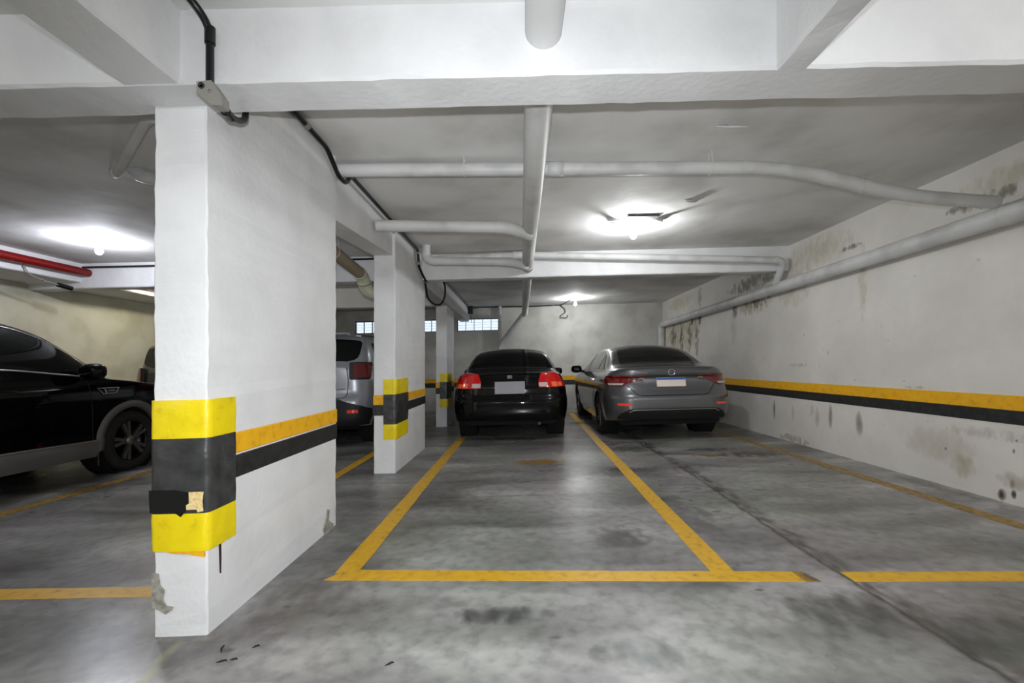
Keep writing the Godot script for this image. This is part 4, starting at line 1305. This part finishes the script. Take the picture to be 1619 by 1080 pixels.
	# ---- silver compact SUV behind the middle pillar
	var ren = {"L": 4.23, "W": 0.90, "roof": 1.68, "belt_mid": 1.06, "roofw": 0.76, "crown": 0.06, "rr": 0.30, "x0r": 0.66, "rf": 0.4, "x0f": 0.6,
		"top": [Vector2(0, 1.17), Vector2(0.05, 1.25), Vector2(0.12, 1.36), Vector2(0.2, 1.52), Vector2(0.27, 1.62), Vector2(0.36, 1.66), Vector2(1.2, 1.69), Vector2(2.2, 1.67), Vector2(2.6, 1.58), Vector2(3.0, 1.25), Vector2(3.2, 1.1), Vector2(3.9, 1.02), Vector2(4.15, 0.9), Vector2(4.23, 0.8)],
		"belt": [Vector2(0, 1.15), Vector2(0.3, 1.14), Vector2(1.2, 1.09), Vector2(3.0, 1.06), Vector2(3.8, 0.98), Vector2(4.23, 0.76)],
		"side": [Vector2(0.25, 0.93), Vector2(0.45, 0.98), Vector2(0.7, 1.0), Vector2(0.9, 1.0), Vector2(1.06, 0.975), Vector2(1.25, 0.94)],
		"rear": [Vector2(0.25, 0.10), Vector2(0.36, 0.02), Vector2(0.45, 0.0), Vector2(0.68, 0.0), Vector2(0.73, 0.03), Vector2(0.80, 0.055), Vector2(1.0, 0.06), Vector2(1.17, 0.07), Vector2(1.25, 0.08)],
		"front": [Vector2(0.2, 0.08), Vector2(0.5, 0.0), Vector2(0.9, 0.06)],
		"low_edge": [Vector2(0, 0.32), Vector2(0.5, 0.28), Vector2(1.4, 0.24), Vector2(3.2, 0.24), Vector2(4.23, 0.26)],
		"axles": [0.82, 3.39], "wheel": 0.345, "arch": 0.40, "tyre": 0.22, "rim": 0.22, "under": 0.25, "paint": M.silver_paint, "spoke": M.satin_metal}
	compact_suv(ren, -3.08, 6.45, "silver compact SUV partly hidden behind the middle pillar")
	# ---- another of the kind by the cream wall, dark grey, mostly hidden
	var other: Dictionary = ren.duplicate()
	other.paint = M.dark_grey_paint
	compact_suv(other, -5.3, 7.15, "dark grey car ahead of the black SUV, by the cream wall")
	# ---- black SUV at the left edge
	var tao = {"L": 4.47, "W": 0.90, "roof": 1.68, "belt_mid": 1.12, "roofw": 0.67, "crown": 0.07, "rr": 0.35, "x0r": 0.6, "rf": 0.45, "x0f": 0.55,
		"top": [Vector2(0, 1.18), Vector2(0.1, 1.3), Vector2(0.3, 1.52), Vector2(0.6, 1.64), Vector2(1.2, 1.71), Vector2(2.0, 1.72), Vector2(2.4, 1.70), Vector2(2.7, 1.62), Vector2(3.0, 1.43), Vector2(3.25, 1.23), Vector2(3.38, 1.12), Vector2(3.9, 1.05), Vector2(4.3, 0.98), Vector2(4.47, 0.8)],
		"belt": [Vector2(0, 1.16), Vector2(1.0, 1.2), Vector2(2.2, 1.185), Vector2(2.9, 1.12), Vector2(3.3, 1.085), Vector2(3.9, 1.01), Vector2(4.3, 0.93), Vector2(4.47, 0.76)],
		"side": [Vector2(0.2, 0.92), Vector2(0.3, 0.985), Vector2(0.40, 1.0), Vector2(0.46, 0.985), Vector2(0.6, 0.985), Vector2(0.9, 1.0), Vector2(1.0, 0.99), Vector2(1.1, 0.965), Vector2(1.2, 0.935)],
		"rear": [Vector2(0.3, 0.06), Vector2(0.5, 0.0), Vector2(1.2, 0.06)],
		"front": [Vector2(0.2, 0.08), Vector2(0.5, 0.0), Vector2(0.9, 0.06)],
		"low_edge": [Vector2(0, 0.34), Vector2(0.8, 0.27), Vector2(1.5, 0.25), Vector2(3.2, 0.25), Vector2(4.47, 0.26)],
		"axles": [0.92, 3.6], "wheel": 0.352, "arch": 0.41, "tyre": 0.225, "rim": 0.235, "under": 0.26, "paint": M.black_paint, "spoke": M.satin_metal, "fancy": true}
	t = car_base("suv", tao, -5.5, 1.81, "black SUV with silver window trim at the left edge", "car")
	obj("rear_window", lpanel(tao, [[0.06, 0, 0.7], [0.3, 0, 0.85], [0.5, 0, 0.85]], 1.0, 0.006, 16, true), M.tinted_glass, t, true)
	obj("windscreen", lpanel(tao, [[2.5, 0, 0.9], [3.0, 0, 0.9], [3.3, 0, 0.8]], 1.0, 0.006, 16, true), M.tinted_glass, t, true)
	side_glass(t, tao, [-1.0, 1.0], [[[0.6, 1.1, 1.8], [1.1, 1.06, 1.88]], [[1.16, 1.06, 1.88], [2.0, 1.05, 1.88]], [[2.06, 1.05, 1.9], [2.75, 1.05, 1.9], [3.02, 1.05, 1.87], [3.2, 1.06, 1.6]]])
	for s in [-1.0, 1.0]:
		obj("window_trim", lline(tao, [[0.6, 1.02], [2.0, 1.02], [3.2, 1.04]], s, 0.009, 0.006), M.chrome, t, true)
		obj("roof_trim", lline(tao, [[0.8, 1.93], [2.0, 1.94], [2.5, 1.93], [3.0, 1.88], [3.2, 1.5]], s, 0.006, 0.004), M.satin_metal, t, true)
		obj("bonnet_trim", lline(tao, [[3.28, 1.02], [3.7, 1.0], [4.2, 1.0]], s, 0.005, 0.003), M.satin_metal, t, true)
		obj("roof_rail", lline(tao, [[0.6, 2.1], [1.5, 2.1], [2.35, 2.1]], s, 0.02, 0.0), M.satin_metal, t, true)
		obj("wheel_arch_trim", arch_trim(tao, s, 0.92), M.grey_cladding, t, true)
		obj("wheel_arch_trim", arch_trim(tao, s, 3.6), M.grey_cladding, t, true)
		var cl = obj("sill_trim", lpanel(tao, [[1.36, 0.0, 0.21], [3.16, 0.0, 0.21]], s, 0.014, 4), M.grey_cladding, t, true)
		obj("sill_strip", lline(tao, [[1.4, 0.20], [3.14, 0.20]], s, 0.008, 0.014), M.satin_metal, cl, true)
		st = nst()
		cbox(st, Vector3(s * 0.86 - 0.03, 0.14, -3.175), Vector3(s * 0.86 + 0.03, 0.30, -3.155), 1, 0.005, 1.0, 0.0, false)
		obj("mud_flap", st, M.black_trim, t, true)
		# fender badge: slim trapezoid of chrome bars
		var fb = obj("fender_badge", sline(tao, [[3.155, 0.985], [3.42, 0.985], [3.37, 0.925], [3.21, 0.925], [3.155, 0.985]], s, 0.006, 0.006), M.chrome, t, true)
		obj("badge_bar", sline(tao, [[3.235, 0.975], [3.255, 0.935]], s, 0.009, 0.006), M.chrome, fb, true)
		obj("badge_bar", sline(tao, [[3.275, 0.955], [3.36, 0.955]], s, 0.009, 0.006), M.satin_metal, fb, true)
		obj("door_seam", sline(tao, [[3.10, 0.3], [3.10, 0.7], [3.06, 1.08]], s, 0.004, 0.0), M.seam, t, true)
		obj("door_seam", sline(tao, [[2.03, 0.3], [2.03, 1.15]], s, 0.004, 0.0), M.seam, t, true)
		obj("door_handle", lpanel(tao, [[2.15, 0.80, 0.84], [2.36, 0.80, 0.84]], s, 0.022, 3), M.black_paint, t, true)
		mirror_part(t, tao, s, Vector3(1.0, 1.17, -3.0), Vector3(0.24, 0.17, 0.17), M.black_paint)
	for l in [1.81]: pass

func arch_trim(C: Dictionary, s: float, ax: float) -> SurfaceTool:
	# flared cladding round a wheel opening
	var st = nst()
	var path = []
	var rows = []
	var n = 26
	for k in n + 1:
		var a = lerpf(-0.12, PI + 0.12, float(k) / n)
		var row = []
		for j in 4:
			var r: float = C.arch - 0.012 + [0.0, 0.0, 0.05, 0.075][j]
			var off: float = [-0.05, 0.022, 0.018, 0.0][j]
			var y: float = C.wheel + r * sin(a)
			row.append(Vector3(s * (C.W * ip(C.side, y) + off), y, -(ax + r * cos(a))))
		rows.append(row)
	st.set_smooth_group(1)
	for k in n:
		for j in 3:
			if s > 0: quad(st, rows[k][j], rows[k + 1][j], rows[k + 1][j + 1], rows[k][j + 1])
			else: quad(st, rows[k][j + 1], rows[k + 1][j + 1], rows[k + 1][j], rows[k][j])
	st.set_smooth_group(-1)
	return st

func saloon_rear(t: Node3D, C: Dictionary, style: String) -> void:
	var st: SurfaceTool
	if style == "graphite":
		obj("rear_window", lpanel(C, [[0.68, 0, 0.80], [0.8, 0, 0.84], [1.1, 0, 0.85], [1.42, 0, 0.82]], 1.0, 0.005, 18, true), M.tinted_glass, t, true)
		obj("windscreen", lpanel(C, [[2.7, 0, 0.85], [3.1, 0, 0.85], [3.5, 0, 0.8]], 1.0, 0.005, 16, true), M.tinted_glass, t, true)
		# boot lid: recess for the plate, seams running down into the bumper
		obj("plate_recess", rpanel(C, [[0.915, -0.42, 0.42], [0.87, -0.40, 0.40], [0.76, -0.33, 0.33], [0.72, -0.29, 0.29]], 1.0, 0.004, 0.01, 12), M.graphite_paint, t, true)
		obj("boot_seam", rline(C, [Vector2(-0.62, 0.80), Vector2(-0.50, 0.665), Vector2(-0.42, 0.655), Vector2(0.42, 0.655), Vector2(0.50, 0.665), Vector2(0.62, 0.80)], 0.005, 0.001, 0.05), M.seam, t, true)
		obj("boot_shade_line", rline(C, [Vector2(-0.36, 0.925), Vector2(0.36, 0.925)], 0.006, 0.0), M.seam, t, true)
		for s in [-1.0, 1.0]:
			var l = obj("tail_light", rpanel(C, [[0.935, 0.62, 0.80], [0.925, 0.36, 0.85], [0.905, 0.34, 0.872], [0.885, 0.40, 0.878], [0.855, 0.52, 0.88], [0.82, 0.60, 0.878], [0.795, 0.66, 0.85], [0.785, 0.70, 0.80]], s, 0.012, 0.04, 16), M.dark_red_lens, t, true)
			obj("reversing_lens", rpanel(C, [[0.912, 0.37, 0.44], [0.898, 0.375, 0.46], [0.888, 0.41, 0.46]], s, 0.016, 0.01, 6), M.clear_lens, l, true)
			obj("turn_lens", rpanel(C, [[0.825, 0.66, 0.85], [0.80, 0.68, 0.84]], s, 0.0155, 0.01, 8), M.clear_lens, l, true)
			obj("reflector", rpanel(C, [[0.55, 0.585, 0.765], [0.515, 0.60, 0.755]], s, 0.012, 0.02, 8), M.red_reflector, t, true)
		obj("diffuser", rpanel(C, [[0.475, -0.55, 0.55], [0.46, -0.62, 0.62], [0.41, -0.72, 0.72], [0.36, -0.76, 0.76], [0.32, -0.76, 0.76]], 1.0, 0.012, 0.04, 20), M.black_trim, t, true)
		obj("chrome_strip", rline(C, [Vector2(-0.62, 0.43), Vector2(-0.56, 0.457), Vector2(0.56, 0.457), Vector2(0.62, 0.43)], 0.008, 0.016, 0.04), M.satin_metal, t, true)
		plate(t, C, 0.765, 0.91, 0.205, M.plate_white, M.plate_blue)
		# round emblem with a bar
		var c = rpt(C, 0.0, 0.972, 0.006)
		st = nst()
		var ring = []
		for k in 29: ring.append(c + Vector3(0.046 * cos(TAU * k / 28), 0.040 * sin(TAU * k / 28), 0.0))
		sweep(st, ring, 0.007, 8, false)
		var em = obj("emblem", st, M.chrome, t, true)
		st = nst()
		sweep(st, [c + Vector3(-0.05, 0, 0.002), c + Vector3(0.05, 0, 0.002)], 0.007, 8)
		obj("emblem_bar", st, M.chrome, em, true)
		obj("lettering_strip", rline(C, [Vector2(-0.45, 0.965), Vector2(-0.34, 0.967)], 0.004, 0.003), M.chrome, t, true)
		return
	obj("rear_window", lpanel(C, [[0.73, 0, 0.86], [0.85, 0, 0.88], [1.1, 0, 0.88], [1.36, 0, 0.86]], 1.0, 0.005, 18, true), M.tinted_glass, t, true)
	obj("windscreen", lpanel(C, [[2.6, 0, 0.85], [3.0, 0, 0.85], [3.35, 0, 0.8]], 1.0, 0.005, 16, true), M.tinted_glass, t, true)
	obj("boot_seam", rline(C, [Vector2(-0.44, 1.02), Vector2(-0.43, 0.80), Vector2(-0.40, 0.67), Vector2(0.40, 0.67), Vector2(0.43, 0.80), Vector2(0.44, 1.02)], 0.005, 0.001, 0.05), M.seam, t, true)
	for s in [-1.0, 1.0]:
		var l = obj("tail_light", rpanel(C, [[1.0, 0.47, 0.66], [0.985, 0.455, 0.70], [0.90, 0.425, 0.755], [0.87, 0.42, 0.775], [0.83, 0.42, 0.79], [0.795, 0.43, 0.80]], s, 0.014, 0.04, 14), M.red_lens, t, true)
		obj("reversing_lens", rpanel(C, [[0.865, 0.43, 0.545], [0.855, 0.425, 0.55], [0.812, 0.43, 0.555], [0.805, 0.445, 0.545]], s, 0.018, 0.01, 8), M.clear_lens, l, true)
		obj("brake_lens", rpanel(C, [[0.868, 0.60, 0.675], [0.802, 0.62, 0.70]], s, 0.018, 0.01, 6), M.bright_lens, l, true)
		obj("turn_lens", rpanel(C, [[0.86, 0.69, 0.745], [0.805, 0.715, 0.765]], s, 0.018, 0.01, 6), M.bright_lens, l, true)
	plate(t, C, 0.71, 0.885, 0.22, M.plate_grey, null)
	var c2 = rpt(C, 0.0, 0.955, 0.006)
	st = nst()
	cbox(st, c2 + Vector3(-0.036, -0.022, -0.004), c2 + Vector3(0.036, 0.026, 0.006), 2, 0.003, 1.0, 0.0, false)
	obj("emblem", st, M.grey_cladding, t, true)
	obj("bumper_seam", rline(C, [Vector2(-0.8, 0.655), Vector2(-0.5, 0.65), Vector2(0.5, 0.65), Vector2(0.8, 0.655)], 0.004, 0.0), M.seam, t, true)
	st = nst()
	cbox(st, Vector3(-0.03, 0.5, 0.0), Vector3(0.03, 0.54, 0.012), 0, 0.004, 1.0, 0.0, false)
	obj("tow_cover", st, C.paint, t, true)

func compact_suv(ren: Dictionary, x: float, d: float, label: String) -> void:
	var st
	var t = car_base("compact_suv", ren, x, d, label, "car")
	obj("rear_window", lpanel(ren, [[0.055, 0, 0.86], [0.075, 0, 0.97], [0.1, 0, 1.0], [0.17, 0, 1.0], [0.22, 0, 0.99], [0.24, 0, 0.95]], 1.0, 0.006, 16, true), M.tinted_glass, t, true)
	st = nst()
	cbox(st, Vector3(-0.56, 1.635, -0.36), Vector3(0.56, 1.67, -0.20), 0, 0.014, 1.0, 0.0, false)
	obj("roof_spoiler", st, ren.paint, t, true)
	obj("bumper", rpanel(ren, [[0.70, 0.0, 0.5], [0.66, 0.0, 0.62], [0.60, 0.0, 0.8], [0.55, 0.0, 0.885], [0.45, 0.0, 0.88], [0.33, 0.0, 0.84]], 1.0, 0.02, 0.05, 16), M.black_trim, t, true)
	obj("bumper", rpanel(ren, [[0.70, 0.0, 0.5], [0.66, 0.0, 0.62], [0.60, 0.0, 0.8], [0.55, 0.0, 0.885], [0.45, 0.0, 0.88], [0.33, 0.0, 0.84]], -1.0, 0.02, 0.05, 16), M.black_trim, t, true)
	for s in [-1.0, 1.0]:
		var fr = obj("tail_light", rpanel(ren, [[1.225, 0.655, 0.845], [1.21, 0.64, 0.86], [1.0, 0.64, 0.87], [0.975, 0.66, 0.86]], s, 0.028, 0.05), M.black_trim, t, true)
		obj("lens", rpanel(ren, [[1.205, 0.70, 0.845], [1.19, 0.685, 0.855], [1.01, 0.685, 0.865], [0.995, 0.70, 0.86]], s, 0.04, 0.02), M.dark_red_lens, fr, true)
		obj("reflector", rpanel(ren, [[0.55, 0.62, 0.75], [0.505, 0.62, 0.75]], s, 0.028, 0.02, 4), M.red_reflector, t, true)
		obj("wheel_arch_trim", arch_trim(ren, s, 0.82), M.black_trim, t, true)
		obj("wheel_arch_trim", arch_trim(ren, s, 3.39), M.black_trim, t, true)
		obj("sill_trim", lpanel(ren, [[1.2, 0.0, 0.17], [3.0, 0.0, 0.17]], s, 0.012, 4), M.black_trim, t, true)
		obj("roof_rail", lline(ren, [[0.5, 2.12], [1.5, 2.12], [2.3, 2.12]], s, 0.02, 0.0), M.black_trim, t, true)
	obj("tailgate_seam", rline(ren, [Vector2(0.6, 1.15), Vector2(0.625, 0.95), Vector2(0.6, 0.72), Vector2(-0.6, 0.72), Vector2(-0.625, 0.95), Vector2(-0.6, 1.15)], 0.005), M.seam, t, true)
	obj("badge", rline(ren, [Vector2(0.46, 0.845), Vector2(0.58, 0.85)], 0.009, 0.006), M.chrome, t, true)
	side_glass(t, ren, [-1.0, 1.0], [[[0.5, 1.15, 1.8], [1.0, 1.12, 1.86]], [[1.06, 1.12, 1.88], [1.9, 1.1, 1.88]], [[1.98, 1.1, 1.88], [2.5, 1.1, 1.86], [2.95, 1.1, 1.3]]])

func sline(C: Dictionary, pts: Array, side: float, r: float, off := 0.003) -> SurfaceTool:
	# line on the flank through [length, height]
	var path = []
	for k in pts.size() - 1:
		var m = maxi(2, int(Vector2(pts[k + 1][0] - pts[k][0], pts[k + 1][1] - pts[k][1]).length() / 0.04))
		for j in m + (1 if k == pts.size() - 2 else 0):
			var t = float(j) / m
			var l = lerpf(pts[k][0], pts[k + 1][0], t); var y = lerpf(pts[k][1], pts[k + 1][1], t)
			path.append(Vector3(side * (plan(C, l) * C.W * ip(C.side, y) + off), y, -l))
	var st = nst()
	sweep(st, path, r, 6)
	return st
